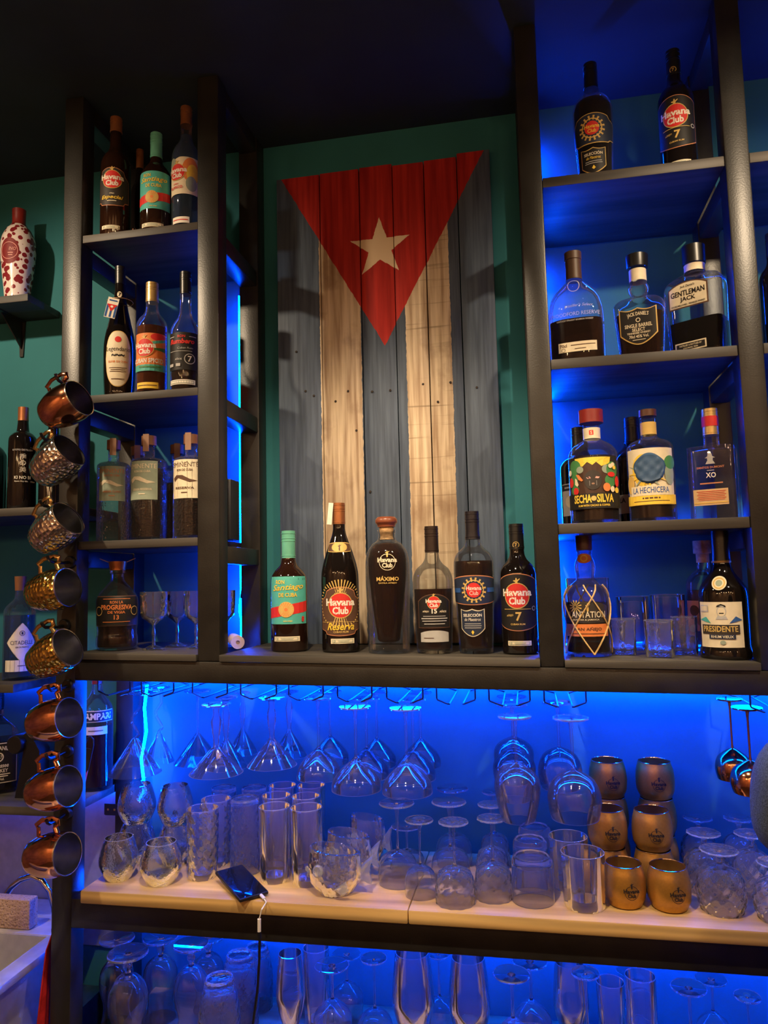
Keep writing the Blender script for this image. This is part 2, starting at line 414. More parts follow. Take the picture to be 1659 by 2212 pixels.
def hc(x, z, r, k1='w', disc='r', fig='g', sub=True):
    """round red badge with two words across it and a small golden figure on top"""
    it = [PG([(x+a*r*.8, z+r*.62+b*r*.95) for a, b in FIG], fig), RING(x, z, r*1.08, r*.07, fig if disc else k1)]
    if disc: it.append(D(x, z, r, disc))
    it += [T('Havana', x, z+r*.28, r*.62, k1, r*2.55, .035), T('Club', x, z-r*.42, r*.62, k1, r*1.35, .035)]
    return it
def seal(b, z0, s0=0., w=1.3):
    """cream guarantee strip low on the bottle"""
    b.label(z0, w, .26, 'rect', 'c', [RC(0, 0, w*.86, .17, 'lg'), RC(0, 0, w*.80, .12, 'c'), RING(-w*.33, 0, .055, .03, 'lg'), RC(.04, .02, w*.46, .03, 'lg'), RC(.04, -.03, w*.40, .02, 'lg')], s0=s0, name='seal_strip')
G_CLEAR = glass('clear_glass', milk=.05)
G_BOT = glass('bottle_glass', (.90, .93, .95), milk=.016, rough=.02, refl=.65)
L_RUM = liquid('dark_rum', (.030, .008, .003), (.42, .12, .03), .35)
L_AMB = liquid('amber_rum', (.16, .035, .006), (.75, .28, .06), .40)
L_BLK = liquid('black_rum', (.010, .005, .003), (.25, .06, .02), .15)
DARK = M('dark_bottle_glass', (.007, .005, .0045), .06, 0, .6, .2, 8)
DARKB = M('brown_bottle_glass', (.018, .007, .004), .06, 0, .6, .2, 8)
def bottle(name, label, px, Y, zs, st, cap0, capmat, body='dark', fill=.6, liq=None, turn=0., n=2., sy=1., capk=1.05, group=None, mod=None, gl=None, capname='cap', ridges=True, seg=40, cat='bottle'):
    b = Rev(name, label, cat, px, Y, zs, st, turn, n, sy, group, seg)
    if body == 'clear':
        b.part('glass_body', gl or G_BOT, 0, cap0, close=(True, False), mod=mod)
        if fill: b.part('liquid', liq or L_RUM, .035, fill, k=.93)
    else:
        b.part('glass_body', body if not isinstance(body, str) else DARK, 0, cap0, close=(True, True), mod=mod)
    if capmat:
        c = b.part(capname, capmat, cap0, 1, k=capk)
        if ridges:
            mb = MB(); hh = (1-cap0)*b.H
            for q in (.08, .62, .72, .9):
                z = cap0*b.H+hh*q; r = interp(b.prof, z/b.H)*b.R*capk
                mb.lathe([(r*.99, z-hh*.02), (r*1.05, z-hh*.012), (r*1.05, z+hh*.012), (r*.99, z+hh*.02)], 24)
            mb.build('cap_ring', capmat, c)
    return b
C_BLK = M('black_cap', (.008, .008, .008), .35)
C_COP = M('copper_cap', (.42, .16, .06), .35, .6)
C_GRN = M('mint_cap', (.12, .42, .30), .45)
C_GLD = M('gold_cap', (.62, .42, .16), .35, .6)
C_BRN = M('brown_cap', (.09, .03, .015), .4)
C_WOOD = wood('wooden_stopper', (.16, .06, .025), (.34, .15, .07), 'z', .5)
C_CORK = M('cork', (.50, .30, .14), .8, 0, .3, .25, 90)
C_RED = M('red_cap', (.22, .02, .015), .4)
# ------------------------------------------------------------------ the room
TEAL = M('teal_wall_paint', (.022, .150, .175), .75, 0, .3, .10, 3, .15, 60)
CEILM = M('dark_ceiling_paint', (.028, .044, .056), .8, 0, .25, .15, 3, .1, 50)
YB = .344
b = MB().box(-2.6, 2.2, YB, YB+.08, 0, 2.946); struct(b.build('wall_back', TEAL, smooth=False))
b = MB().box(-2.6, 2.2, -3.7, YB+.08, 2.946, 3.0); struct(b.build('ceiling', CEILM, smooth=False))
b = MB().box(-2.6, 2.2, -3.7, YB+.08, -.05, 0); struct(b.build('floor', wood('floor_boards', (.05, .028, .016), (.10, .055, .03), 'x'), smooth=False))
ROOMW = M('rear_wall_brown', (.42, .24, .13), .8, 0, .3, .3, 4)
b = MB().box(-2.6, 2.2, -3.78, -3.7, 0, 2.946); struct(b.build('wall_rear', ROOMW, smooth=False))
b = MB().box(-2.68, -2.6, -3.7, YB, 0, 2.946); struct(b.build('wall_left', ROOMW, smooth=False))
b = MB().box(2.2, 2.28, -3.7, YB, 0, 2.946); struct(b.build('wall_right', ROOMW, smooth=False))
# bulbs on a hanging cord behind the viewer: the small warm sparkles in every glass come from them
BULB = emis('warm_bulb', (1.0, .62, .30), 130)
for i in range(9):
    x = -1.9+i*.47; t = thing('pendant_bulb', 'small bare warm bulb over the guest side, '+['first', 'second', 'third', 'fourth', 'fifth', 'sixth', 'seventh', 'eighth', 'ninth'][i]+' from the left', 'bulb', (x, -2.35+.12*(i % 2), 2.28-.05*(i % 3)), 0, 'bulbs over the guest side')
    MB().lathe([(0, -.03), (.018, -.024), (.028, 0), (.022, .024), (.010, .045), (0, .045)], 12).build('bulb', BULB, t)
    MB().lathe([(.012, .04), (.014, .045), (.014, .08), (0, .08)], 12).build('socket', C_BLK, t)
    MB().tube([(0, 0, .08), (0, 0, 2.946-(2.28-.05*(i % 3)))], .003, 6).build('cord', C_BLK, t)
# ------------------------------------------------------------------ steel frame of the back bar
STEEL = M('black_painted_steel', (.017, .016, .014), .38, 0, .5, .25, 14, .12, 260)
ZB = lambda x: 1.4246-.0187*x           # top of the main beam, which runs a little downhill to the right
PX_ = [(-1.176, -1.121), (-.794, -.736), (.020, .072), (.473, .525), (.93, .985)]
frame = thing('shelving_frame', 'black steel frame of square tube posts and beams carrying the bar shelves', 'frame', (0, 0, 0))
ZT = 2.944
for i, (a, c) in enumerate(PX_):
    z0 = .001 if i in (0, 4) else ZB((a+c)/2)
    MB().box(a, c, 0, .055, z0, ZT, .004).build('post', STEEL, frame)
    MB().box(a, c, YB-.062, YB-.002, z0 if i in (0, 4) else 1.40, ZT, .004).build('post', STEEL, frame)
S_Z = dict(s1=2.553, s2=2.119, s3=1.741, r1=2.556, r2=2.119, r3=1.741)
for i, (a, c) in enumerate(PX_):
    k = 's' if i < 2 else 'r'
    for zz in (S_Z[k+'1']-.021, S_Z[k+'2']-.021, S_Z[k+'3']-.021, ZT-.001):
        MB().box(a+.004, c-.004, .053, YB-.060, zz-.045, zz, .003).build('side_rail', STEEL, frame)
x0, x1 = -1.123, .932
MB().box(x0, x1, 0, .055, -.052, 0, .004, zf=ZB).build('beam', STEEL, frame)
MB().box(x0, x1, 0, .055, .803, .872, .004).build('beam', STEEL, frame)
MB().box(x0, x1, YB-.06, YB-.002, .812, .872, .004).build('beam', STEEL, frame)
MB().box(x0, x1, YB-.05, YB-.002, -.05, -.012, .004, zf=ZB).build('beam', STEEL, frame)
MB().box(x0, x1, 0, .055, .41, .478, .004).build('beam', STEEL, frame)
# ------------------------------------------------------------------ shelf boards
SHW = wood('dark_stained_shelf', (.018, .015, .012), (.075, .062, .048), 'x', .55, 7, .5)
SHW2 = wood('grey_stained_shelf', (.030, .027, .023), (.10, .09, .075), 'x', .6, 7, .5)
def shelf(label, a, c, top, th=.021, y0=.004, y1=.335, mat=SHW, zf=None, name='shelf_board'):
    o = MB().box(a, c, y0, y1, top-th, top, .0015, zf=zf).build(name, mat); return tag(o, label, 'shelf', 'bar shelf boards')
g = .0005
for k, lb in (('s1', 'topmost'), ('s2', 'second from top'), ('s3', 'third from top')):
    shelf(f'dark wooden shelf board of the narrow left bay, {lb}', -1.121+g, -.794-g, S_Z[k])
for k, lb in (('r1', 'topmost'), ('r2', 'second from top'), ('r3', 'third from top')):
    shelf(f'dark wooden shelf board of the right bay, {lb}', .072+g, .473-g, S_Z[k], .024)
    shelf(f'end of dark shelf board past the rightmost post, {lb}', .525+g, .93-g, S_Z[k], .024)
for a, c, lb in ((-1.121, -.794, 'bottom dark board of the left bay under the round decanter and goblets'), (-.736, .020, 'long dark bottom board carrying the six rum bottles below the flag'),
                 (.072, .473, 'bottom dark board of the right bay under the rocks glasses'), (.525, .93, 'bottom dark board past the rightmost post')):
    shelf(lb, a+g, c-g, .0168, .0165, -.006, .335, SHW2, ZB)
OAK = wood('oiled_oak', (.50, .30, .10), (.74, .50, .20), 'x', .45, 6, .15)
wt = thing('worktop', 'pale oak worktop of two butted boards holding rows of glasses', 'worktop', (-1.082, -.03, .872))
for a, c in ((0, .7935), (.7945, 2.0)):
    MB().box(a, c, .004, .365, .0005, .031, .004).build('board', OAK, wt)
shelf('lower wooden shelf under the worktop crowded with upturned stemware', -1.08, .925, .50, .0215, .004, .338, wood('low_shelf', (.20, .13, .08), (.34, .24, .15), 'x'))
# ------------------------------------------------------------------ blue LED strips (what lights the bays)
LEDC = (.0, .060, 1.0)
LEDM = emis('blue_led', LEDC, 480)
def led(label, path, w=.009, st=None, mat=None):
    o = MB().tube(path, w/2, 6, flat=.5).build('led_strip', mat or LEDM); return tag(o, label, 'led strip', 'blue LED strips')
led('blue light strip running along the back edge above the hanging glasses', [(-1.06, .320, ZB(-1.06)-.057), (.92, .320, ZB(.92)-.057)], .010)
led('blue light strip fixed behind the front beam above the hanging glasses', [(-1.06, .0605, ZB(-1.06)-.030), (.92, .0605, ZB(.92)-.030)], .010, mat=emis('blue_led_front', LEDC, 270))
led('blue light strip fixed behind the lower front beam', [(-1.06, .0605, .835), (.92, .0605, .835)], .009, mat=emis('blue_led_lowfront', LEDC, 150))
led('blue light strip along the back beam above the lowest shelf', [(-1.06, .275, .806), (.92, .275, .806)], .009, mat=emis('blue_led_low', LEDC, 420))
LEDV = emis('blue_led_post', LEDC, 170)
led('blue light strip up the back post of the left bay, beside the flag', [(-.800, .300, 1.47), (-.800, .300, 2.47)], .008, mat=LEDV)
led('blue light strip up the back post of the right bay', [(.079, .305, 1.46), (.079, .305, 2.47)], .008, mat=emis('blue_led_right', LEDC, 300))
led('short blue light strip on the top part of the right bay post', [(.079, .305, 2.57), (.079, .305, 2.82)], .008, mat=emis('blue_led_dim', LEDC, 300))
led('blue light strip behind the far right post', [(.922, .300, 1.46), (.922, .300, 2.74)], .008, mat=emis('blue_led_far', LEDC, 240))
led('blue light strip under the grey wall shelf at the left edge', [(-2.0, .325, 1.346), (-1.37, .325, 1.346)], .008, mat=emis('blue_led_wall', LEDC, 70))
led('blue light strip under the lowest wall shelf above the sink', [(-2.0, .318, 1.038), (-1.2, .318, 1.038)], .008, mat=emis('blue_led_wall', LEDC, 70))
LEDS = emis('blue_led_shelf', LEDC, 75)
for k, lb in (('r1', 'topmost'), ('r2', 'second'), ('r3', 'third')):
    led(f'blue light strip lying along the back of the {lb} right shelf', [(.09, .326, S_Z[k]+.006), (.465, .326, S_Z[k]+.006)], .007, mat=LEDS)
    led(f'blue light strip lying along the back of the {lb} shelf past the rightmost post', [(.54, .326, S_Z[k]+.006), (.915, .326, S_Z[k]+.006)], .007, mat=LEDS)
led('blue light strip lying along the back of the bottom right shelf', [(.09, .328, ZB(.09)+.0225), (.465, .328, ZB(.465)+.0225)], .007, mat=LEDS)
led('slack end of blue light strip dangling behind the zigzag stemmed glasses', [P(318, 1478, .27), P(312, 1530, .26), P(316, 1580, .26), P(305, 1640, .26), P(312, 1700, .27), P(300, 1730, .27)], .008)
led('short lit strip end hanging behind the side opening of the left bay', [P(521, 1292, .30), P(519, 1320, .30), P(524, 1345, .30), P(528, 1368, .30)], .010)
tag(MB().tube([P(534, 1218, .29), P(531, 1250, .285), P(524, 1270, .295), P(521, 1292, .30)], .0035, 6).build('power_lead', C_BLK), 'thin black lead to the lit strip end in the left bay', 'cable')
# ------------------------------------------------------------------ flag painted on boards
FX0, FX1, FZ0, FZ1 = -.690, -.056, 1.452, 2.828
FY = .330
fl = thing('wooden_flag', 'weathered board flag with red triangle, white star, blue and white stripes', 'flag', ((FX0+FX1)/2, FY, FZ0))
FW_, FH_ = FX1-FX0, FZ1-FZ0
def flagmat():
    m, nt, N, L, b = _new('flag_paint')
    tc = N.new('ShaderNodeTexCoord'); tc.object = fl
    sp = N.new('ShaderNodeSeparateXYZ')
    nz = N.new('ShaderNodeTexNoise'); nz.inputs['Scale'].default_value = 60; nz.inputs['Detail'].default_value = 3
    L.new(tc.outputs['Object'], nz.inputs['Vector'])
    va = N.new('ShaderNodeVectorMath'); va.operation = 'MULTIPLY_ADD'; L.new(nz.outputs['Color'], va.inputs[0]); va.inputs[1].default_value = (.006, 0, .006); L.new(tc.outputs['Object'], va.inputs[2])
    L.new(va.outputs[0], sp.inputs[0]); X, Z = sp.outputs[0], sp.outputs[2]
    def mth(op, a, c_=None, d=None):
        n = N.new('ShaderNodeMath'); n.operation = op
        for i, q in enumerate((a, c_, d)):
            if q is None: continue
            if isinstance(q, (int, float)): n.inputs[i].default_value = q
            else: L.new(q, n.inputs[i])
        return n.outputs[0]
    def half(p0, p1):                       # 1 on the left of p0->p1
        dx, dz = p1[0]-p0[0], p1[1]-p0[1]
        t = mth('MULTIPLY_ADD', Z, dx, -dx*p0[1]); u = mth('MULTIPLY_ADD', X, dz, -dz*p0[0])
        return mth('GREATER_THAN', mth('SUBTRACT', t, u), 0)
    # stripes: edges measured on the boards
    e = [-.5*FW_+.132, -.5*FW_+.253, -.5*FW_+.383, -.5*FW_+.511]
    in1 = mth('MULTIPLY', mth('GREATER_THAN', X, e[0]), mth('LESS_THAN', X, e[1]))
    in2 = mth('MULTIPLY', mth('GREATER_THAN', X, e[2]), mth('LESS_THAN', X, e[3]))
    wht = mth('MAXIMUM', in1, in2)
    tl, tr_, bt = (-.299, FH_), (.299, FH_), (.005, 2.292-FZ0)
    tri = mth('MULTIPLY', half(tl, bt), half(bt, tr_))
    sc_, rs, rot = (-.003, 2.583-FZ0), .092, radians(4)
    pts = [(sc_[0]+rs*sin(2*pi*i/5+rot*0), sc_[1]+rs*cos(2*pi*i/5)) for i in range(5)]
    acc = None
    for i in range(5):
        h = half(pts[(i+2) % 5], pts[i]); acc = h if acc is None else mth('ADD', acc, h)
    star = mth('GREATER_THAN', acc, 3.5)
    def grain(c1, c2, s):
        mp = N.new('ShaderNodeMapping'); mp.inputs['Scale'].default_value = (26, 26, 1.3); L.new(tc.outputs['Object'], mp.inputs[0])
        n2 = N.new('ShaderNodeTexNoise'); n2.inputs['Scale'].default_value = s; n2.inputs['Detail'].default_value = 8; L.new(mp.outputs[0], n2.inputs['Vector'])
        cr = N.new('ShaderNodeValToRGB'); cr.color_ramp.elements[0].position = .32; cr.color_ramp.elements[1].position = .66
        cr.color_ramp.elements[0].color = (*c1, 1); cr.color_ramp.elements[1].color = (*c2, 1); L.new(n2.outputs[0], cr.inputs[0]); return cr.outputs[0], n2.outputs[0]
    cw, gh = grain((.30, .20, .12), (.66, .54, .38), 3); cb, _ = grain((.045, .062, .095), (.085, .115, .165), 4); cr_, _ = grain((.26, .012, .010), (.46, .028, .020), 3)
    # worn patches let bare wood through on the white stripes
    n3 = N.new('ShaderNodeTexNoise'); n3.inputs['Scale'].default_value = 7; n3.inputs['Detail'].default_value = 6; L.new(tc.outputs['Object'], n3.inputs['Vector'])
    r3 = N.new('ShaderNodeValToRGB'); r3.color_ramp.elements[0].position = .56; r3.color_ramp.elements[1].position = .66; L.new(n3.outputs[0], r3.inputs[0])
    # saw marks across the boards
    mp = N.new('ShaderNodeMapping'); mp.inputs['Scale'].default_value = (2, 2, 90); L.new(tc.outputs['Object'], mp.inputs[0])
    n4 = N.new('ShaderNodeTexNoise'); n4.inputs['Scale'].default_value = 1.5; n4.inputs['Detail'].default_value = 4; L.new(mp.outputs[0], n4.inputs['Vector'])
    r4 = N.new('ShaderNodeValToRGB'); r4.color_ramp.elements[0].position = .60; r4.color_ramp.elements[1].position = .68; L.new(n4.outputs[0], r4.inputs[0])
    def mix(f, a, c_):
        n = N.new('ShaderNodeMixRGB')
        if isinstance(f, float): n.inputs[0].default_value = f
        else: L.new(f, n.inputs[0])
        for i, q in ((1, a), (2, c_)):
            if isinstance(q, tuple): n.inputs[i].default_value = (*q, 1)
            else: L.new(q, n.inputs[i])
        return n.outputs[0]
    worn = mth('MULTIPLY', r3.outputs[0], .55)
    cw2 = mix(worn, cw, (.20, .12, .07)); sawm = mth('MULTIPLY', mth('MULTIPLY', r4.outputs[0], .6), mth('GREATER_THAN', X, .02)); cw3 = mix(sawm, cw2, (.17, .12, .07))
    c = mix(wht, cb, cw3); c = mix(tri, c, cr_); c = mix(star, c, (.68, .54, .36))
    L.new(c, b.inputs['Base Color']); b.inputs['Roughness'].default_value = .55; b.inputs['Specular IOR Level'].default_value = .25
    bp = N.new('ShaderNodeBump'); bp.inputs['Strength'].default_value = .4; bp.inputs['Distance'].default_value = .001; L.new(gh, bp.inputs['Height']); L.new(bp.outputs[0], b.inputs['Normal'])
    return m
FM = flagmat()
edges = [0, .134, .253, .352, .444, .539, FW_]   # six boards, measured
rnd = random.Random(3)
for i in range(6):
    a, c = edges[i]+.0012, edges[i+1]-.0012; dz = rnd.uniform(-.006, .006); dy = rnd.uniform(0, .003)
    MB().box(a-FW_/2, c-FW_/2, -.010-dy, .012, 0, FH_+dz, .0018).build('plank', FM, fl)
KN = M('dark_knot', (.02, .013, .010), .8)
for x, y in ((660, 845), (678, 855), (752, 845), (725, 867), (804, 846), (843, 843), (800, 1062), (914, 830), (973, 826), (946, 868), (1030, 837), (770, 930), (640, 760)):
    p = P(x, y, FY-.012); mb = MB().lathe([(0, 0), (.0035, 0), (.003, .0012), (0, .0012)], 8).xf(Matrix.Rotation(radians(90), 4, 'X'))
    o = mb.build('nail_hole', KN, fl); o.location = Vector((p.x-(FX0+FX1)/2, -.0128, p.z-FZ0))
# ------------------------------------------------------------------ bottles of the left bay
ST_RUM = [(0, .90), (.012, 1), (.57, 1), (.63, .97), (.68, .80), (.72, .55), (.76, .42), (.83, .39), (1, .38)]
ST_SAN = [(0, .93), (.012, 1), (.55, 1), (.62, .93), (.67, .72), (.71, .48), (.75, .38), (.8, .36), (1, .36)]
ST_RES = [(0, .93), (.01, 1), (.47, 1), (.55, .95), (.66, .72), (.75, .47), (.81, .34), (.86, .32), (1, .32)]
ST_15 = [(0, .84), (.012, .88), (.2, .93), (.50, 1), (.60, .97), (.66, .80), (.70, .52), (.74, .37), (.8, .33), (1, .32)]
ST_SEL = [(0, .80), (.01, .84), (.2, .90), (.55, 1), (.64, .99), (.70, .84), (.735, .58), (.76, .42), (.80, .36), (.86, .33), (1, .33)]
z1, z2, z3 = S_Z['s1'], S_Z['s2'], S_Z['s3']
z4 = lambda x: ZB(x)+.0168
GL = 'bottles on the left bay shelves'
b = bottle('rum_bottle', 'dark rum bottle with brown label and copper cap, left end of the top left shelf', (217, 283, 257), .07, z1, ST_RUM, .88, C_COP, DARKB, turn=-14, group=GL)
b.label(.40, 2.5, 2.75, 'hc', 'd', hc(0, .50, .62)+[T('AÑEJO', 0, -.52, .12, 'c'), T('Especial', 0, -.80, .34, 'y', 1.5, .02, .3), RC(0, -1.04, .6, .05, 'c')], 'cu')
seal(b, .085, -.1)
b = bottle('rum_bottle', 'dark rum bottle with pale red lettering half hidden on the top left shelf', (281, 322, 325), .24, z1, ST_RUM, .84, C_COP, DARK, turn=5, group=GL)
b.bare(.28, [T('Havana', .1, .25, .42, 'cu', 1.9), T('Club', .1, -.3, .42, 'cu', 1.2)])
def santiago(px, Y, zs, turn, label, eight):
    b = bottle('rum_bottle', label, px, Y, zs, ST_SAN, .77, C_GRN, DARKB, turn=turn, group='mint green labelled rum bottles')
    it = [PG([(-1.2, -.42), (1.2, -.05), (1.2, -.62), (-1.2, -.98)], 'r'), T('RON', -.42, .98, .22, 'y', .5), T('Santiago', 0, .66, .40, 'y', 1.8, .015, .35, rot=.06), T('DE CUBA', 0, .28, .22, 'y', 1.0),
          D(-.1, -.50, .42, 'g'), SUN(-.1, -.50, .14, .38, 18, 'o'), D(-.1, -.5, .10, 'o'), T('RON AÑEJO', 0, -1.12, .10, 'y')]
    if eight: it.append(T('8', .85, -1.02, .3, 'r', bold=.04))
    b.label(.42, 2.4, 2.55, 'rect', 't', it); seal(b, .105, -.1, 1.5); return b
santiago((303, 372, 291), .09, z1, -10, 'rum bottle with mint green cap and label banded red on the top left shelf', False)
b = bottle('rum_bottle', 'clear white rum bottle with copper cap and cream yellow label beside the post', (371, 434, 234), .09, z1, ST_RUM, .86, C_COP, 'clear', fill=0, turn=-25, group=GL)
b.part('liquid', liquid('white_rum', (.10, .14, .24), (.70, .80, .95), .75), .035, .78, k=.93)
b.label(.43, 2.6, 2.7, 'slant', 'c', [D(.75, .4, .6, 'o', .9), D(.9, .15, .45, 'y', .7), D(-.6, 1.0, .28, 'lg', .35), D(.8, -.6, .4, 'lg', .55)]+hc(-.25, .25, .58)+[T('AÑEJO', -.3, -.62, .16, 'r'), T('BLANCO', -.3, -.86, .2, 'r', .95, .03)])
b.label(.10, 1.3, .45, 'rect', 'w', [RC(0, 0, 1.1, .06, 'r')], name='seal_strip')
# second shelf
b = bottle('rum_bottle', 'slim black liqueur bottle with oval cream label and small flag tag', (224, 294, 578), .08, z2,
           [(0, .86), (.012, .92), (.2, 1), (.36, 1), (.46, .93), (.58, .70), (.70, .48), (.80, .35), (.88, .31), (1, .32)], .87, C_BLK, DARK, turn=-6, group=GL)
b.label(.285, 1.75, 3.7, 'egg', 'c', [D(0, 1.25, .2, 'r'), T('Legendario', 0, .58, .38, 'k', 1.55, .0, .1), T('~~~', 0, .2, .18, 'k', .8), T('ELIXIR DE CUBA', 0, -.22, .13, 'o', 1.2), RC(0, -.62, 1.1, .04, 'n'), RC(0, -.74, .9, .04, 'n'), RC(0, -.86, 1., .04, 'n'), RC(0, -1.35, .8, .05, 'n')], 'g')
b.label(.78, .30, .42, 'oval', 'c', [T('7', 0, 0, .25, 'k')], name='neck_badge')
tg = MB().box(-.014, .014, -.0012, .0, -.062, 0).build('flag_tag', ink('w'), b.root); tg.location = (-.012, -.030, b.H*.735); tg.rotation_euler = (radians(-12), radians(10), 0)
tf = lambda a, c, o: (a, -.0012-o, c)
print_mesh('tag_print', [RC(-.0105, -.041, .005, .038, 'b'), RC(0, -.041, .005, .038, 'b'), RC(.0105, -.041, .005, .038, 'b'), PG([(-.013, -.021), (0, -.043), (.013, -.021)], 'r'), D(0, -.028, .0035, 'w'), RC(0, -.009, .02, .004, 'b')], tf, tg, .0003)
MB().tube([(.034*cos(a), .034*sin(a)-.002, b.H*.735) for a in [i*pi/8 for i in range(17)]], .0007, 5).build('tag_string', C_CORK, b.root)
b = bottle('rum_bottle', 'amber spiced rum bottle with orange green label and gold cap', (294, 363, 613), .07, z2, ST_RUM, .83, C_GLD, 'clear', .60, L_AMB, turn=-8, group=GL)
b.label(.36, 2.3, 2.5, 'rect', 'o', [D(.55, 1.0, .5, 'r', .25), PG([(-.3, .55), (1.1, .95), (1.1, .75), (0, .45)], 't'), PG([(-.2, .2), (1.1, .35), (1.1, .05)], 'gr'), PG([(-1.15, -.62), (1.15, -.62), (1.15, -1.25), (-1.15, -1.25)], 't'), PG([(-1.1, -.5), (1.1, -.3), (1.1, -.8), (-1.1, -.85)], 'o')]+hc(-.35, .28, .58)+[T('CUBAN SPICED', -.15, -.58, .30, 'w', 2.0, .03), RC(0, -.98, 1.4, .1, 'gr')])
b.label(.075, 1.5, .40, 'rect', 'y', [RC(0, 0, 1.3, .05, 'n')], name='lower_label', s0=-.2)
b = bottle('rum_bottle', 'clear shouldered rum bottle with black label reading 7 next to the post', (368, 434, 590), .08, z2,
           [(0, .95), (.012, 1), (.46, 1), (.53, .96), (.58, .78), (.63, .5), (.68, .40), (.74, .37), (1, .37)], .82, C_BLK, 'clear', .40, L_RUM, turn=-16, group=GL)
b.label(.33, 2.35, 2.55, 'rect', 'k', [T('RON', 0, 1.0, .18, 'r'), T('Rumbero', 0, .66, .34, 'r', 1.75, .04, .2), RC(-.75, .98, .5, .05, 's'), RC(.75, .98, .5, .05, 's'), T('Cuban Rum', .25, .2, .13, 's', 1.0, 0, .2), RC(-.1, -.02, 1.6, .03, 's'), T('AÑOS', -.2, -.55, .16, 's'), RING(.55, -.55, .36, .05, 's'), T('7', .55, -.55, .40, 'w'), RC(-.75, -.95, .4, .2, 's'), RC(-.2, -.95, .3, .2, 's')])
b.label(.085, 1.9, .32, 'rect', 'w', [RC(0, 0, 1.7, .2, 'lg'), RC(0, 0, 1.6, .12, 'w')], name='seal_strip')
# third shelf: textured squat bottles
def pebble(a, z, r): return 1+.012*(sin(a*22+z*260)*sin(z*420)) if r > .8 else 1
ST_EM = [(0, .97), (.012, 1), (.72, 1), (.755, .97), (.775, .80), (.785, .50), (.80, .33), (.90, .33), (.91, .42), (1, .42)]
def eminente(label, px, Y, fill, labk, inkk, turn, words):
    b = bottle('rum_bottle', label, px, Y, z3, ST_EM, .905, C_WOOD, 'clear', fill, L_RUM, turn=turn, group='pebbled glass rum bottles', mod=pebble, capk=1.0, ridges=False, gl=glass('pebbled_glass', (.92, .95, .96), .03, .05, .5, 160), seg=72)
    MB().box(-.008, .008, -.001, .001, 0, .046).build('paper_strip', ink('ta'), b.root).location = (0, -b.R*.44, b.H*.845)
    if labk: b.label(.56, 1.75, 2.2, 'rect', labk, [T('EMINENTE', 0, .80, .25, inkk, 1.6, .0), T('RON DE CUBA', 0, .50, .13, inkk, .95), PG([(-.75, .05), (-.5, .22), (-.1, .2), (.3, -.02), (.75, -.12), (.3, -.2), (-.1, -.05), (-.4, .05), (-.65, -.15)], inkk if labk == 'c' else 'c'), T(words, 0, -.52, .13, inkk, 1.1), RC(0, -.78, .35, .05, inkk)])
    return b
eminente('empty looking clear pebbled bottle with dull green label and wooden stopper', (209, 281, 952), .10, 0, 'lg', 'cu', -6, 'AMBAR CLARO')
eminente('pebbled bottle of dark rum with green label, middle of the third left shelf', (282, 361, 943), .09, .68, 'lg', 'c', -22, 'GRAN RESERVA')
eminente('pebbled bottle of dark rum with cream label half behind the post', (374, 452, 940), .09, .68, 'c', 'n', -22, 'RESERVA')
eminente('wooden stoppered pebbled bottle peeping out behind the green labelled pair', (262, 330, 966), .235, .6, None, 'c', 0, '')
eminente('wooden stoppered pebbled bottle behind the cream labelled one', (348, 417, 962), .235, .6, None, 'c', 0, '')
tag(MB().box(-.022, .022, -.03, .03, 0, .16, .002).build('carton', M('black_carton', (.012, .012, .014), .5)), 'narrow black carton behind the side opening, third left shelf', 'box').location = P(491, 1090, .16).to_tuple()[:2]+(z3+.0003,)
# bottom left: ribbed decanter
ST_DEC = [(0, .80), (.01, .90), (.06, .98), (.14, .97), (.19, .93), (.30, .97), (.52, 1.0), (.58, .96), (.66, .78), (.73, .52), (.78, .34), (.86, .30), (.87, .36), (.91, .36), (1, .42)]
def ringmod(a, z, r): return 1+.010*sin(z*620) if .4 < r < .97 else 1
b = bottle('rum_bottle', 'squat ribbed decanter of dark rum with black label and copper neck foil', (207, 300, 1213), .09, z4, ST_DEC, .90, M('copper_foil', (.55, .20, .08), .3, .8), 'clear', .58, L_RUM, turn=-2, group=GL, mod=ringmod, ridges=False)
b.label(.44, 2.5, 1.45, 'rect', 'k', [T('RON LA', 0, .42, .14, 'o', .6), T('PROGRESIVA', 0, .18, .24, 'o', 1.5, .03), T('DE VIGIA', 0, -.06, .13, 'o', .8), T('13', 0, -.30, .22, 'o'), RC(0, .58, 1.3, .025, 'o'), RC(0, -.52, 1.3, .025, 'o'), RING(-.9, 0, .22, .03, 'g'), RING(.9, 0, .22, .03, 'g')], 'n')
for sx in (-1, 1):
    o = MB().box(0, .026*sx if sx > 0 else 0, -.004, .004, 0, .002) if sx > 0 else MB().box(-.026, 0, -.004, .004, 0, .002)
    o = o.build('paper_strip', ink('ta'), b.root); o.location = (sx*b.R*.40, 0, b.H*.985); o.rotation_euler = (0, radians(-24*sx), 0)
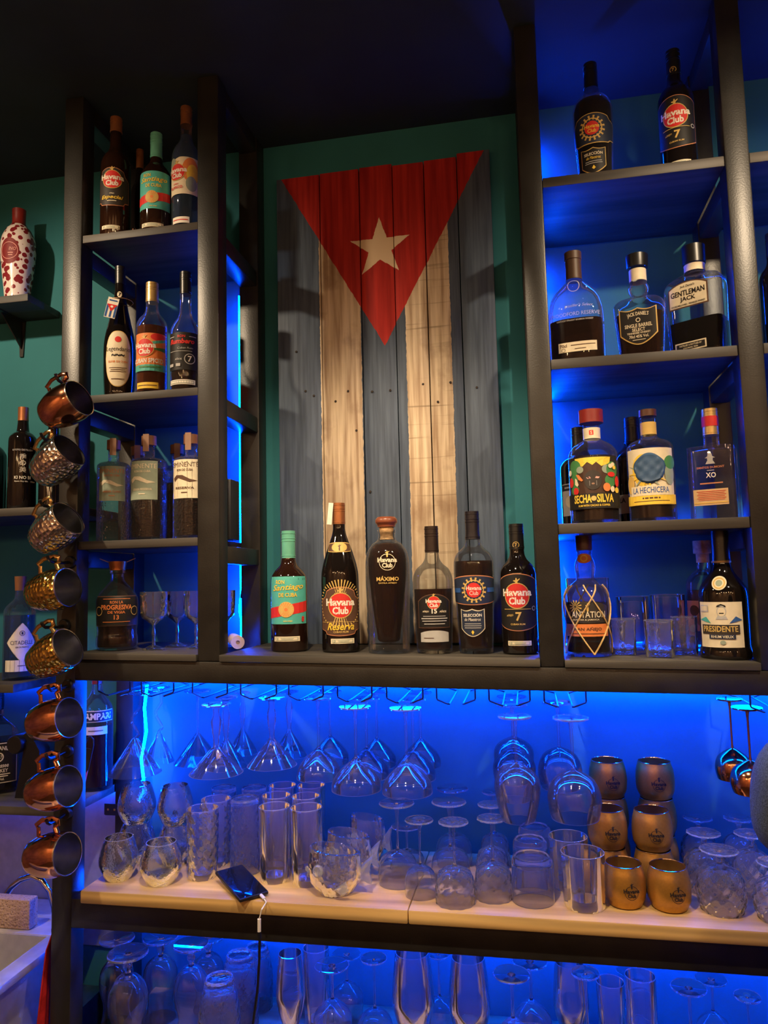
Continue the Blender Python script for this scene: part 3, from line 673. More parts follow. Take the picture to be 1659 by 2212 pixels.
# ------------------------------------------------------------------ six rums below the flag
GC = 'rum bottles in a row below the flag'
santiago((585, 664, 1147), .12, z4, -4, 'rum bottle with mint green cap and label banded red, below the flag', True)
b = bottle('rum_bottle', 'tall tapered dark rum bottle with copper cap and brown sunburst label', (694, 775, 1087), .12, z4, ST_RES, .855, C_COP, DARK, turn=0, group=GC)
b.label(.27, 2.5, 2.55, 'hc', 'n', [SUN(0, .4, .5, 1.25, 44, 'g')]+hc(0, .30, .62)+[RC(0, -.55, 2.2, .02, 'g'), T('Reserva', 0, -.78, .38, 'y', 1.45, .02, .35), T('CUBAN RUM', 0, -1.06, .1, 'g'), T('AÑEJO', 0, -.52, .08, 'g')], 'cu')
b.label(.695, 1.45, .55, 'barrel', 'n', [D(0, 0, .42, 'g', .26), PG([(a*.25, -.2+.4*c) for a, c in FIG], 'n')], 'g', name='neck_label')
seal(b, .075, .1, 1.3)
o = MB().box(-.006, .006, -.0008, .0008, -.055, 0).build('paper_tag', ink('w'), b.root); o.location = (-b.R*.40, -.012, b.H*1.0); o.rotation_euler = (0, radians(6), 0)
b = bottle('rum_bottle', 'egg shaped glass decanter of dark rum with gold lettering and round stopper', (790, 886, 1117), .11, z4,
           [(0, .90), (.012, .93), (.12, .93), (.3, .95), (.55, 1), (.66, .99), (.74, .90), (.80, .66), (.825, .44), (.86, .37), (.90, .42), (.92, .42), (.925, .40), (.94, .42), (.96, .50), (.985, .48), (1, .40)], .905, None, 'clear', 0, group=GC)
mb = MB(); prof = smoothprof([(.075, 0.001), (.078, .40), (.095, .50), (.2, .60), (.4, .74), (.6, .86), (.68, .86), (.75, .76), (.80, .50), (.81, .001)])
mb.lathe([(r*b.R, h*b.H) for r, h in prof], 40); mb.build('liquid', L_RUM, b.root)
b.part('stopper', M('red_wood_stopper', (.22, .06, .025), .35, coat=.4), .925, 1.0)
b.part('cork', C_CORK, .83, .925, k=.78)
b.bare(.60, hc(0, .36, .34, 'c', None, 'g')+[T('MÁXIMO', 0, -.36, .22, 'g', 1.0, .03), T('EXTRA AÑEJO', 0, -.56, .09, 'g', .8)])
b = bottle('rum_bottle', 'short clear bottle of dark rum with silver banded black label', (892, 979, 1137), .12, z4, ST_15, .79, M('dark_foil', (.035, .022, .018), .35, .4), 'clear', .50, L_RUM, turn=2, group=GC)
b.label(.33, 1.75, 1.65, 'arch', 'k', hc(-.02, .40, .30)+[T('AÑEJO', -.42, -.02, .12, 'c'), T('15', 0, 0, .24, 'w', bold=.03), T('AÑOS', .42, -.02, .12, 'c'), RC(0, -.25, 1.1, .03, 's'), RC(0, -.36, 1.3, .05, 's'), RC(0, -.48, 1.2, .04, 's'), RC(0, -.62, 1.0, .04, 's')], 'n')
b.label(.135, 1.5, .56, 'arch', 's', [RC(-.3, -.08, .5, .03, 'n')], name='silver_band')
b = bottle('rum_bottle', 'tall clear bottle of dark rum with navy compass label and shield label', (981, 1068, 1105), .13, z4, ST_SEL, .80, M('navy_foil', (.02, .017, .022), .35, .4), 'clear', .645, L_RUM, turn=-8, group=GC)
b.label(.44, 2.7, 1.45, 'barrel', 'nb', [SUN(.0, 0, .42, .62, 16, 'g'), RING(0, 0, .50, .05, 'g'), D(0, 0, .36, 'r'), T('Havana', 0, .10, .2, 'w', .75), T('Club', 0, -.14, .2, 'w', .42, 0), RC(-.95, 0, .55, .22, 'b'), RC(.95, 0, .55, .22, 'b')], 'cu', s0=.1)
b.label(.215, 1.25, 1.35, 'shield', 'nb', [T('SELECCIÓN', 0, .38, .18, 'w', .92, .02), T('de Maestros', 0, .16, .15, 'w', .8, 0, .3), RC(0, -.05, .8, .03, 's'), RC(0, -.15, .85, .03, 's'), RC(0, -.25, .8, .03, 's'), PG([(0, -.36), (.07, -.45), (0, -.58), (-.07, -.45)], 'y')], 'c', s0=-.02, name='lower_label')
def hc7(px, Y, zs, turn, label, grp):
    b = bottle('rum_bottle', label, px, Y, zs, ST_RUM, .80, C_BLK, DARK, turn=turn, group=grp)
    b.label(.395, 2.55, 3.15, 'barrel', 'k', hc(0, .35, .66)+[T('AÑEJO', -.42, -.72, .15, 'g', rot=.1), T('7', .06, -.78, .48, 'g', bold=.03), RC(0, -.38, 1.5, .03, 'g'), T('CUBAN RUM', 0, -1.2, .1, 'g'), D(.95, -.35, .13, 's'), D(.95, -.35, .09, 'k')], 'cu')
    b.label(.835, .5, .4, 'oval', 'k', [RING(0, 0, .18, .03, 'g'), T('7', 0, 0, .18, 'g')], name='neck_badge')
    seal(b, .085, .05, 1.35); return b
hc7((1081, 1159, 1132), .13, z4, -6, 'black rum bottle with gold 7 and round red badge, below the flag by the post', GC)
# ------------------------------------------------------------------ right bay
GR = 'bottles on the right bay shelves'
q1, q2, q3 = S_Z['r1'], S_Z['r2'], S_Z['r3']
b = bottle('rum_bottle', 'dark rum bottle with golden compass label on the top right shelf', (1238, 1325, 140), .10, q1, ST_SEL, .80, C_BLK, 'clear', .68, L_BLK, turn=-4, group=GR)
b.label(.42, 2.7, 1.6, 'hc', 'nb', [SUN(.0, 0, .42, .66, 16, 'g'), RING(0, 0, .52, .06, 'g'), D(0, 0, .36, 'r'), T('Havana', 0, .10, .2, 'y', .75), T('Club', 0, -.14, .2, 'y', .42)], 'g')
b.label(.18, 1.3, 1.35, 'shield', 'k', [T('SELECCIÓN', 0, .36, .18, 'c', .92, .02), T('de Maestros', 0, .14, .15, 'y', .7, 0, .3), RC(0, -.05, .8, .03, 's'), RC(0, -.15, .85, .03, 's'), PG([(0, -.26), (.09, -.4), (0, -.48), (-.09, -.4)], 'y')], 'g', name='lower_label')
hc7((1421, 1502, 112), .10, q1, -4, 'black rum bottle with gold 7 and red badge, top right shelf', GR)
# whiskeys
b = bottle('whiskey_bottle', 'flat oval bourbon bottle with dark liquid and small cream tag label', (1183, 1304, 547), .10, q2,
           [(0, .97), (.01, 1), (.40, 1), (.50, .97), (.60, .86), (.66, .70), (.70, .52), (.735, .34), (.76, .27), (.80, .26), (.93, .26), (.935, .28), (1, .28)], .76, wood('dark_wood_neck', (.05, .025, .012), (.10, .05, .025), 'z', .5), 'clear', .40, L_RUM, turn=-4, n=2.6, sy=.55, capk=1.12, ridges=False, group=GR)
b.label(.155, 1.35, .36, 'rect', 'c', [T('70cl', -.50, .06, .12, 'n'), RC(.02, .06, .5, .025, 'n'), RC(.45, .06, .35, .025, 'n'), RC(.1, -.08, .4, .02, 'n'), RING(-.5, -.10, .07, .015, 'n')], s0=.05)
b.bare(.47, [T('WOODFORD RESERVE', 0, -.16, .14, 's', 1.75, 0), T('Distiller\'s Select', .15, .16, .11, 's', 1.0, 0, .3, arc=3)])
b.bare(.385, [T('KENTUCKY STRAIGHT BOURBON WHISKEY', 0, -.02, .06, 's', 1.3)])
RING_ = b.bare(.68, [RING(0, 0, .22, .03, 's')])
b = bottle('whiskey_bottle', 'square shouldered whiskey bottle with black shield label and black stopper', (1326, 1438, 553), .10, q2,
           [(0, .80), (.012, .84), (.2, .90), (.48, 1), (.53, .97), (.57, .78), (.60, .42), (.63, .34), (.66, .40), (.70, .42), (.74, .34), (.88, .33), (.885, .40), (1, .42)], .885, C_BLK, 'clear', .43, L_RUM, turn=-6, n=4.5, sy=.8, ridges=False, group=GR)
b.label(.30, 1.45, 1.50, 'shield', 'k', [T('JACK DANIEL\'S', 0, .48, .20, 'c', .82, .02, arc=1.6), RING(0, .24, .09, .03, 'c'), T('SINGLE BARREL', 0, .02, .15, 'c', 1.05, .02), T('SELECT', 0, -.15, .13, 'c', .5, .02), T('TENNESSEE WHISKEY', 0, -.28, .075, 'c', .9), T('70cl 45% Vol.', 0, -.42, .12, 'c', .75), RC(0, -.56, .5, .025, 'c')], 'g')
b.part('neck_label', ink('c'), .755, .865, off=.0006, close=(False, False))
b = bottle('whiskey_bottle', 'broad flat whiskey bottle with cream arched label, half empty', (1437, 1574, 533), .12, q2,
           [(0, .86), (.012, .90), (.3, .96), (.60, 1), (.67, .97), (.715, .80), (.74, .50), (.755, .36), (.80, .33), (.83, .33), (.84, .36), (1, .36)], .845, C_BLK, 'clear', .34, L_BLK, turn=-20, n=5, sy=.55, ridges=False, group=GR)
b.label(.56, 1.35, .92, 'arch', 'c', [T('Jack Daniel\'s', 0, .28, .11, 'k', .5, .01, .2), T('GENTLEMAN', 0, .06, .19, 'k', 1.15, .02), T('JACK', 0, -.17, .19, 'k', .52, .02), T('DOUBLE MELLOWED - TENNESSEE WHISKEY', 0, -.35, .06, 'k', 1.15)], 'n', s0=-.08)
b.label(.12, 1.05, .30, 'rect', 'k', [T('DISTILLED & BOTTLED BY', 0, .04, .06, 'c', .75), T('LYNCHBURG, TENN.', 0, -.06, .06, 'c', .5)], 'c', s0=-.1, name='lower_label')
b.part('neck_label', ink('c'), .775, .835, off=.0006, close=(False, False))
tag_ = bottle('whiskey_bottle', 'dark bottle mostly cut off past the rightmost post', (1640, 1712, 505), .10, q2, ST_RUM, .8, C_BLK, DARK, group=GR)
# third right shelf
ST_SE = [(0, .95), (.01, 1), (.58, 1), (.63, .96), (.68, .80), (.715, .56), (.74, .36), (.78, .34), (.88, .34), (.885, .47), (1, .47)]
b = bottle('rum_bottle', 'round shouldered rum bottle with jungle flower label and red wood stopper', (1228, 1336, 887), .09, q3, ST_SE, .885, C_RED, 'clear', .58, L_RUM, turn=-2, ridges=False, group=GR)
b.label(.355, 2.3, 2.05, 'rect', 'k', [PG([(-.75, .98), (.75, .98), (.7, .72), (.35, .60), (.15, .78), (0, .66), (-.2, .80), (-.4, .62), (-.7, .72)], 'y'), PG([(-.7, .66), (-.4, .62), (-.2, .80), (0, .66), (.15, .78), (.35, .60), (.6, .66), (.6, -.5), (-.6, -.5)], 'br'),
    D(-.78, .66, .30, 'gr', .26), D(-.52, .50, .16, 'lg', .14), D(.56, .48, .20, 'lg', .18), D(.82, .45, .28, 'gr', .34), D(-.85, .2, .24, 'gr', .34), D(.72, .02, .26, 'gr', .26), D(-.8, -.3, .22, 'gr', .2),
    D(0, .05, .34, 'd', .40), PG([(-.26, .16), (-.12, .19), (-.08, .12), (-.2, .10)], 'p'), PG([(.26, .16), (.12, .19), (.08, .12), (.2, .10)], 'p'), D(0, -.10, .06, 'ta', .035), RC(-.13, -.08, .03, .2, 'gy'), RC(.13, -.08, .03, .2, 'gy'),
    PG([(-.70, .32), (-.56, .30), (-.38, .06), (-.44, .02), (-.58, .10)], 'o'), PG([(-.74, .18), (-.66, .12), (-.58, -.10), (-.64, -.18), (-.76, -.08)], 'c'), D(-.98, .02, .14, 'r', .2), D(-.72, -.36, .13, 'r', .15), D(.52, -.26, .15, 'o', .17), D(.74, .26, .17, 'r', .10), D(1.02, -.02, .12, 'r', .22), D(.70, .60, .09, 'c', .09), D(.82, .66, .09, 'c'), D(.88, .54, .08, 'y'), D(.76, -.34, .10, 'c', .12), D(.98, -.38, .11, 'y', .12), D(-1.0, .42, .1, 'c', .12),
    RC(0, -.80, 2.3, .62, 'k'), T('SECHA', -.44, -.70, .34, 'y', .72, .03), T('SILVA', .44, -.70, .34, 'y', .66, .03), D(0, -.7, .1, 'g'), T('RUM WITH CACAO & COPPER', 0, -.98, .08, 'y', 1.2)])
b.part('neck_label', ink('c'), .745, .84, off=.0006, close=(False, False)); b.bare(.795, [RC(0, 0, .17, .20, 'r'), T('S', 0, 0, .14, 'c')])
b = bottle('rum_bottle', 'black bottle with patterned label hidden behind the jungle flower one', (1211, 1300, 925), .23, q3, ST_RUM, .80, C_BLK, DARK, turn=-10, group=GR)
b.label(.28, 2.0, 1.6, 'rect', 's', [RC(0, .6, 1.9, .3, 'k'), RC(-.3, .6, .9, .08, 's'), D(0, -.1, .5, 'k'), D(-.4, -.1, .3, 'c')])
b = bottle('rum_bottle', 'black bottle with pale label peeping between two labelled rums on the third right shelf', (1327, 1412, 903), .22, q3, ST_RUM, .76, C_BLK, DARK, turn=-22, group=GR)
b.label(.2, 1.6, 1.0, 'rect', 's', [T('LA', -.3, .2, .25, 'k', bold=.03)])
b = bottle('rum_bottle', 'straight rum bottle with sunflower label and blue wax seal', (1354, 1457, 886), .08, q3,
           [(0, .95), (.01, 1), (.62, 1), (.67, .97), (.71, .80), (.735, .50), (.76, .35), (.80, .33), (.93, .33), (.935, .36), (1, .36)], .94, C_BRN, 'clear', .52, L_RUM, turn=-2, ridges=False, group=GR)
it = [D(-.3, .3, .5, 'y', .7)]
for i in range(14):
    a = 2*pi*i/14; it.append(PG([(-.15+.3*cos(a-.2), .15+.3*sin(a-.2)), (-.15+1.0*cos(a), .15+.9*sin(a)), (-.15+.3*cos(a+.2), .15+.3*sin(a+.2))], 'y' if i % 3 else 'lg'))
it += [D(.85, .1, .25, 'lg', .5), D(.9, .6, .3, 'gr', .3), D(-.9, -.3, .22, 'g', .4), RC(0, -1.02, 2.3, .42, 'y'), RC(0, -.95, .7, .07, 'n'), RC(0, -1.08, 1.5, .03, 'n'), RC(0, -.62, 1.75, .42, 'c'), T('LA HECHICERA', 0, -.60, .26, 'b', 1.5, .01)]
b.label(.385, 2.3, 2.5, 'rect', 'c', it)
mb = MB(); sf = b.surf(.455, -.02); vs, fs = shape_cols('oval', 1.38, 1.32, 0, 0, 26, 14)
wob = lambda a, c: .0035*(1-min(1, (a*a+c*c)/.44)**4)+.0014*sin(a*14)*sin(c*13)*(a*a+c*c < .3)+(.0018 if .3 < a*a+c*c < .42 else 0)
mb.add([sf(a*(1+.04*sin(5*atan2(c, a+1e-6))), c*(1+.03*cos(4*atan2(c, a+1e-6))), .0018+wob(a, c)) for a, c in vs], fs); mb.build('wax_seal', M('blue_wax', (.035, .09, .19), .5), b.root)
b.part('neck_label', ink('g'), .775, .885, off=.0006, close=(False, False))
b = bottle('rum_bottle', 'empty square glass bottle with gold cap and small orange text label', (1488, 1592, 884), .10, q3,
           [(0, .95), (.01, 1), (.64, 1), (.655, .97), (.662, .6), (.668, .36), (.76, .34), (1, .34)], .765, C_GLD, 'clear', 0, turn=-8, n=8, sy=.72, group=GR, capk=1.0)
b.part('neck_label', ink('r'), .84, .93, off=.0012, close=(False, False))
b.label(.20, 1.45, .72, 'rect', 'tn', [RC(.03, .26-.075*i, 1.2-.1*(i % 2), .022, 'r') for i in range(6)]+[RC(0, -.25, 1.4, .025, 'y')], s0=-.06)
b.bare(.50, [D(0, .18, .12, 's', .15), PG([(-.22, .22), (.22, .22), (.1, .3), (.08, .42), (-.08, .42), (-.1, .3)], 's'), PG([(-.2, -.05), (.2, -.05), (.12, .1), (-.12, .1)], 's'), T('SANTOS DUMONT', 0, -.2, .10, 'cu', 1.15), RC(0, -.34, .3, .03, 's'), T('XO', 0, -.55, .24, 'w', .42, .02), RC(0, -.92, .95, .06, 'cu')])
# bottom right
b = bottle('rum_bottle', 'bulb necked rum bottle netted with straw raffia and black label', (1218, 1315, 1155), .10, z4,
           [(0, .95), (.01, 1), (.42, 1), (.50, .95), (.56, .80), (.60, .58), (.63, .40), (.68, .44), (.74, .47), (.79, .40), (.82, .32), (.86, .34), (1, .36)], .87, C_BRN, 'clear', .44, L_RUM, turn=-4, group=GR)
b.label(.36, 2.2, .95, 'arch', 'd', [SUN(-.45, .25, .05, .3, 12, 'g'), PG([(.1+a*.3, .02+.42*c) for a, c in FIG], 'g'), T('PLANTATION', 0, -.10, .28, 'c', 1.85, .01), T('GUYANA & JAMAICA', 0, -.34, .09, 'c', 1.2)])
b.label(.215, 2.2, .55, 'rect', 'o', [T('GRAN AÑEJO', 0, .05, .2, 'n', 1.4), RC(0, -.15, 1.7, .03, 'n')], name='lower_label')
b.label(.80, .7, .45, 'oval', 'o', [RING(0, 0, .16, .05, 'y')], name='neck_badge')
RAF = M('straw_raffia', (.62, .42, .17), .7, 0, .3, .25, 60)
mb = MB()
for ph in range(4):
    for dr in (1, -1):
        pts = []
        for i in range(15):
            h = .02+.56*i/14; r = interp(b.prof, h)*b.R+.0022; a = ph*pi/2+.3+dr*(h-.02)/.56*pi*.62; pts.append((r*sin(a), -r*cos(a), h*b.H))
        mb.tube(pts, .0019, 5)
mb.build('raffia_net', RAF, b.root)
b = bottle('rum_bottle', 'stout black rum bottle with cream portrait label and gold neck ring', (1503, 1622, 1146), .09, z4,
           [(0, .97), (.015, 1), (.06, .985), (.10, .93), (.46, .93), (.54, .88), (.60, .70), (.66, .48), (.72, .36), (.80, .33), (.86, .32), (1, .32)], .75, M('black_foil', (.012, .011, .011), .3), DARK, turn=-10, group=GR, ridges=False)
b.label(.265, 1.8, 1.75, 'rect', 'c', [D(.1, .52, .17, 's', .22), D(.1, .50, .14, 'c', .18), PG([(-.12, .2), (.32, .2), (.24, .34), (-.04, .34)], 's'), PG([(-.07, .68), (.27, .68), (.25, .74), (.1, .80), (-.05, .74)], 'k'), RC(.1, .44, .16, .04, 'k'), RC(-.6, .62, .4, .26, 's'), RC(-.6, .62, .32, .18, 'c'), PG([(-.85, .18), (-.3, .05), (-.5, .3)], 't'), PG([(.85, .18), (.35, .05), (.6, .32)], 'b'), RC(0, -.18, 1.45, .36, 'd'), T('PRESIDENTE', 0, -.16, .23, 'g', 1.3, .02), RC(.08, -.46, .95, .17, 'nb'), T('RHUM VIEUX', .08, -.46, .10, 'c', .8, .02), D(.1, -.68, .1, 'lg', .08)], s0=-.05)
b.label(.585, .55, .55, 'oval', 'c', [RING(0, 0, .22, .05, 'g'), D(0, 0, .12, 'lg')], name='neck_badge')
b.bare(.80, [T('OLIVER', 0, .1, .14, 'g', .5, .02), PG([(0, .32), (.06, .4), (0, .48), (-.06, .4)], 'g')])
MB().lathe([(b.R*.36, b.H*.742), (b.R*.375, b.H*.748), (b.R*.375, b.H*.756), (b.R*.35, b.H*.762)], 28).build('neck_ring', C_GLD, b.root)
b = bottle('rum_bottle', 'cork stoppered clear bottle with pink brown picture label behind the stout black one', (1482, 1564, 1168), .25, z4, ST_SE, .80, C_CORK, 'clear', .55, liquid('pale_rum', (.25, .12, .07), (.85, .6, .45), .6), turn=-20, group=GR, ridges=False)
b.label(.32, 1.9, 1.7, 'rect', 'p', [D(-.3, .3, .3, 'n'), D(.2, -.2, .4, 'cu'), D(-.5, -.4, .25, 'c'), D(.4, .5, .2, 'c')])
# ------------------------------------------------------------------ bottles on the wall shelves left of the frame
GW = 'bottles on the wall shelves at the left edge'
SHA, SHB, SHC, SHD = 2.497, 1.845, 1.372, 1.065
WM = SHW2
wallshelf = lambda lb, a, c, top, y0, th=.022: shelf(lb, a, c, top, th, y0, YB-.0005, WM, None, 'wall_shelf')
wallshelf('topmost dark wall shelf at left under the red and white flask', -2.1, -1.42, SHA, .19)
wallshelf('wall shelf at left behind the mugs, carrying black gin bottles', -2.1, -1.19, SHB, .08)
wallshelf('grey wall shelf at left below the pale diamond labelled gin', -2.1, -1.355, SHC, .08)
wallshelf('lowest wall shelf at left running behind the post to the red aperitif', -2.1, -1.178, SHD, .06)
for x, zt in ((-1.55, SHA), (-1.60, SHC), (-1.62, SHD)):
    br = thing('shelf_bracket', 'black metal bracket under the '+{SHA: 'topmost', SHC: 'grey', SHD: 'lowest'}[zt]+' wall shelf at left', 'bracket', (x, YB-.001, zt-.0225))
    MB().prism([(-.012, 0), (.012, 0), (.006, -.115), (-.006, -.115)], -.004, 0).build('wall_plate', STEEL, br)
    MB().prism([(-.012, 0), (.012, 0), (.012, -.004), (-.012, -.004)], -.12, -.004).build('arm', STEEL, br)
    MB().add([(-.002, -.004, -.09), (-.002, -.10, -.004), (-.002, -.004, -.004), (.002, -.004, -.09), (.002, -.10, -.004), (.002, -.004, -.004)], [(0, 1, 2), (5, 4, 3), (0, 3, 4, 1), (1, 4, 5, 2), (2, 5, 3, 0)]).build('web', STEEL, br)
def flower():
    m, nt, N, L, bs = _new('red_vine_ceramic')
    tc = N.new('ShaderNodeTexCoord'); vo = N.new('ShaderNodeTexVoronoi'); vo.inputs['Scale'].default_value = 58
    nz = N.new('ShaderNodeTexNoise'); nz.inputs['Scale'].default_value = 40; nz.inputs['Detail'].default_value = 2
    L.new(tc.outputs['Object'], vo.inputs['Vector']); L.new(tc.outputs['Object'], nz.inputs['Vector'])
    ad = N.new('ShaderNodeMath'); ad.operation = 'MULTIPLY_ADD'; L.new(nz.outputs[0], ad.inputs[0]); ad.inputs[1].default_value = .55; L.new(vo.outputs['Distance'], ad.inputs[2])
    cr = N.new('ShaderNodeValToRGB'); cr.color_ramp.elements[0].position = .70; cr.color_ramp.elements[1].position = .73
    cr.color_ramp.elements[0].color = (.20, .018, .025, 1); cr.color_ramp.elements[1].color = (.70, .62, .58, 1); L.new(ad.outputs[0], cr.inputs[0])
    L.new(cr.outputs[0], bs.inputs['Base Color']); bs.inputs['Roughness'].default_value = .2; return m
b = bottle('ceramic_flask', 'white ceramic flask patterned with dark red vines and red cap', (0, 79, 455), .26, SHA+.001,
           [(0, .62), (.01, .70), (.1, .74), (.35, .90), (.55, 1), (.68, .95), (.78, .70), (.83, .45), (.85, .36), (.9, .36), (1, .38)], .83, C_RED, flower(), turn=-20, group=GW, ridges=False)
b.label(.50, 1.2, 1.6, 'oval', 'dr', [RING(0, 0, .52, .03, 'p'), T('INO', .22, .1, .2, 'p', .4, .0, .2), RC(.1, -.15, .3, .04, 'p'), RC(.1, -.28, .25, .04, 'p')], s0=-.2)
b = bottle('gin_bottle', 'matt black gin bottle with white Japanese characters and copper cap', (17, 80, 881), .20, SHB, [(0, .97), (.01, 1), (.66, 1), (.71, .95), (.745, .72), (.765, .48), (.80, .42), (.9, .36), (1, .36)], .87, C_COP, DARK, turn=2, group=GW, ridges=False)
b.bare(.36, [T('KYOTO DISTILLERY', 0, 1.75, .13, 's', 1.5), T('季', 0, 1.25, .42, 'w', .45, 0), T('の', 0, .75, .38, 'w', .42, 0), T('美', 0, .25, .42, 'w', .45, 0), T('KI NO BI', 0, -.35, .24, 'w', 1.15, .02), T('Kyoto Dry Gin', -.1, -.65, .13, 'w', .9), T('700ml', .75, -.65, .12, 'w')])
bottle('gin_bottle', 'black bottle cut by the left edge next to the matt black gin', (-62, 15, 905), .22, SHB, ST_RUM, .85, C_BLK, DARK, group=GW)
b = bottle('gin_bottle', 'black gin bottle mostly hidden between mugs and post', (84, 146, 886), .22, SHB, ST_RUM, .85, C_BLK, DARK, group=GW, turn=6)
b.bare(.40, [T('KI NO BI', 0, .4, .2, 'w', 1.1), T('Kyoto Dry Gin', 0, .1, .14, 'w', 1.0)])
b = bottle('gin_bottle', 'fluted blue tinted gin bottle with pale diamond label', (7, 78, 1245), .19, SHC, [(0, .95), (.01, 1), (.62, 1), (.68, .95), (.73, .70), (.77, .42), (.81, .32), (.86, .32), (1, .36)], .86, C_WOOD, 'clear', .62, liquid('gin_blue', (.03, .07, .16), (.55, .7, .95), .5), turn=10, group=GW, ridges=False, mod=lambda a, z, r: 1+.012*cos(a*22) if r > .7 else 1, seg=88)
b.label(.36, 2.0, 2.6, 'diamond', 'w', [T('CITADELLE', 0, 0, .26, 'nb', 1.45, .0), T('GIN DE FRANCE', 0, -.3, .10, 'nb', .8), RING(0, .62, .17, .03, 'nb'), RC(0, .62, .1, .16, 'nb')], 'c')
b.label(.14, 2.2, .75, 'rect', 'w', [RC(.2, 0, .9, .04, 'nb')], name='lower_label')
b = bottle('whiskey_bottle', 'square black labelled whiskey bottle on the lowest wall shelf at the left edge', (-55, 38, 1489), .19, SHD, [(0, .95), (.01, 1), (.56, 1), (.62, .9), (.68, .6), (.73, .4), (.8, .34), (1, .34)], .80, C_BLK, 'clear', .5, L_BLK, turn=8, n=6, sy=1, group=GW)
b.label(.30, 1.75, 2.0, 'rect', 'k', [T('JACK DANIEL\'S', 0, .72, .28, 'w', 1.4, .03, arc=2.2), RING(0, .30, .24, .06, 'w'), T('No.7', 0, .30, .17, 'w', .32), T('Tennessee', 0, -.12, .22, 'w', .95, .02, .2), T('WHISKEY', 0, -.38, .18, 'w', .9, .02), RC(0, -.56, 1.1, .05, 'w'), RC(0, -.66, .9, .05, 'w'), T('40% Vol.', 0, -.80, .12, 'w')], 'w', s0=.0)
b = bottle('aperitif_bottle', 'red aperitif bottle with dark blue band reading in white capitals', (173, 245, 1460), .245, SHD, [(0, .95), (.01, 1), (.66, 1), (.72, .92), (.78, .70), (.83, .45), (.88, .33), (1, .30)], .93, C_RED, 'clear', .56, liquid('red_aperitif', (.05, .004, .006), (.45, .03, .04), .35), turn=-4, group=GW, mod=lambda a, z, r: 1+.01*cos(a*26) if r > .7 and z < .15 else 1, seg=80)
b.label(.655, 2.5, .70, 'rect', 'nb', [T('CAMPARI', 0, 0, .42, 'w', 2.0, .04)], 'c')
b.label(.53, 1.5, .5, 'rect', 'w', [RC(0, 0, .9, .04, 'k')], name='lower_label')
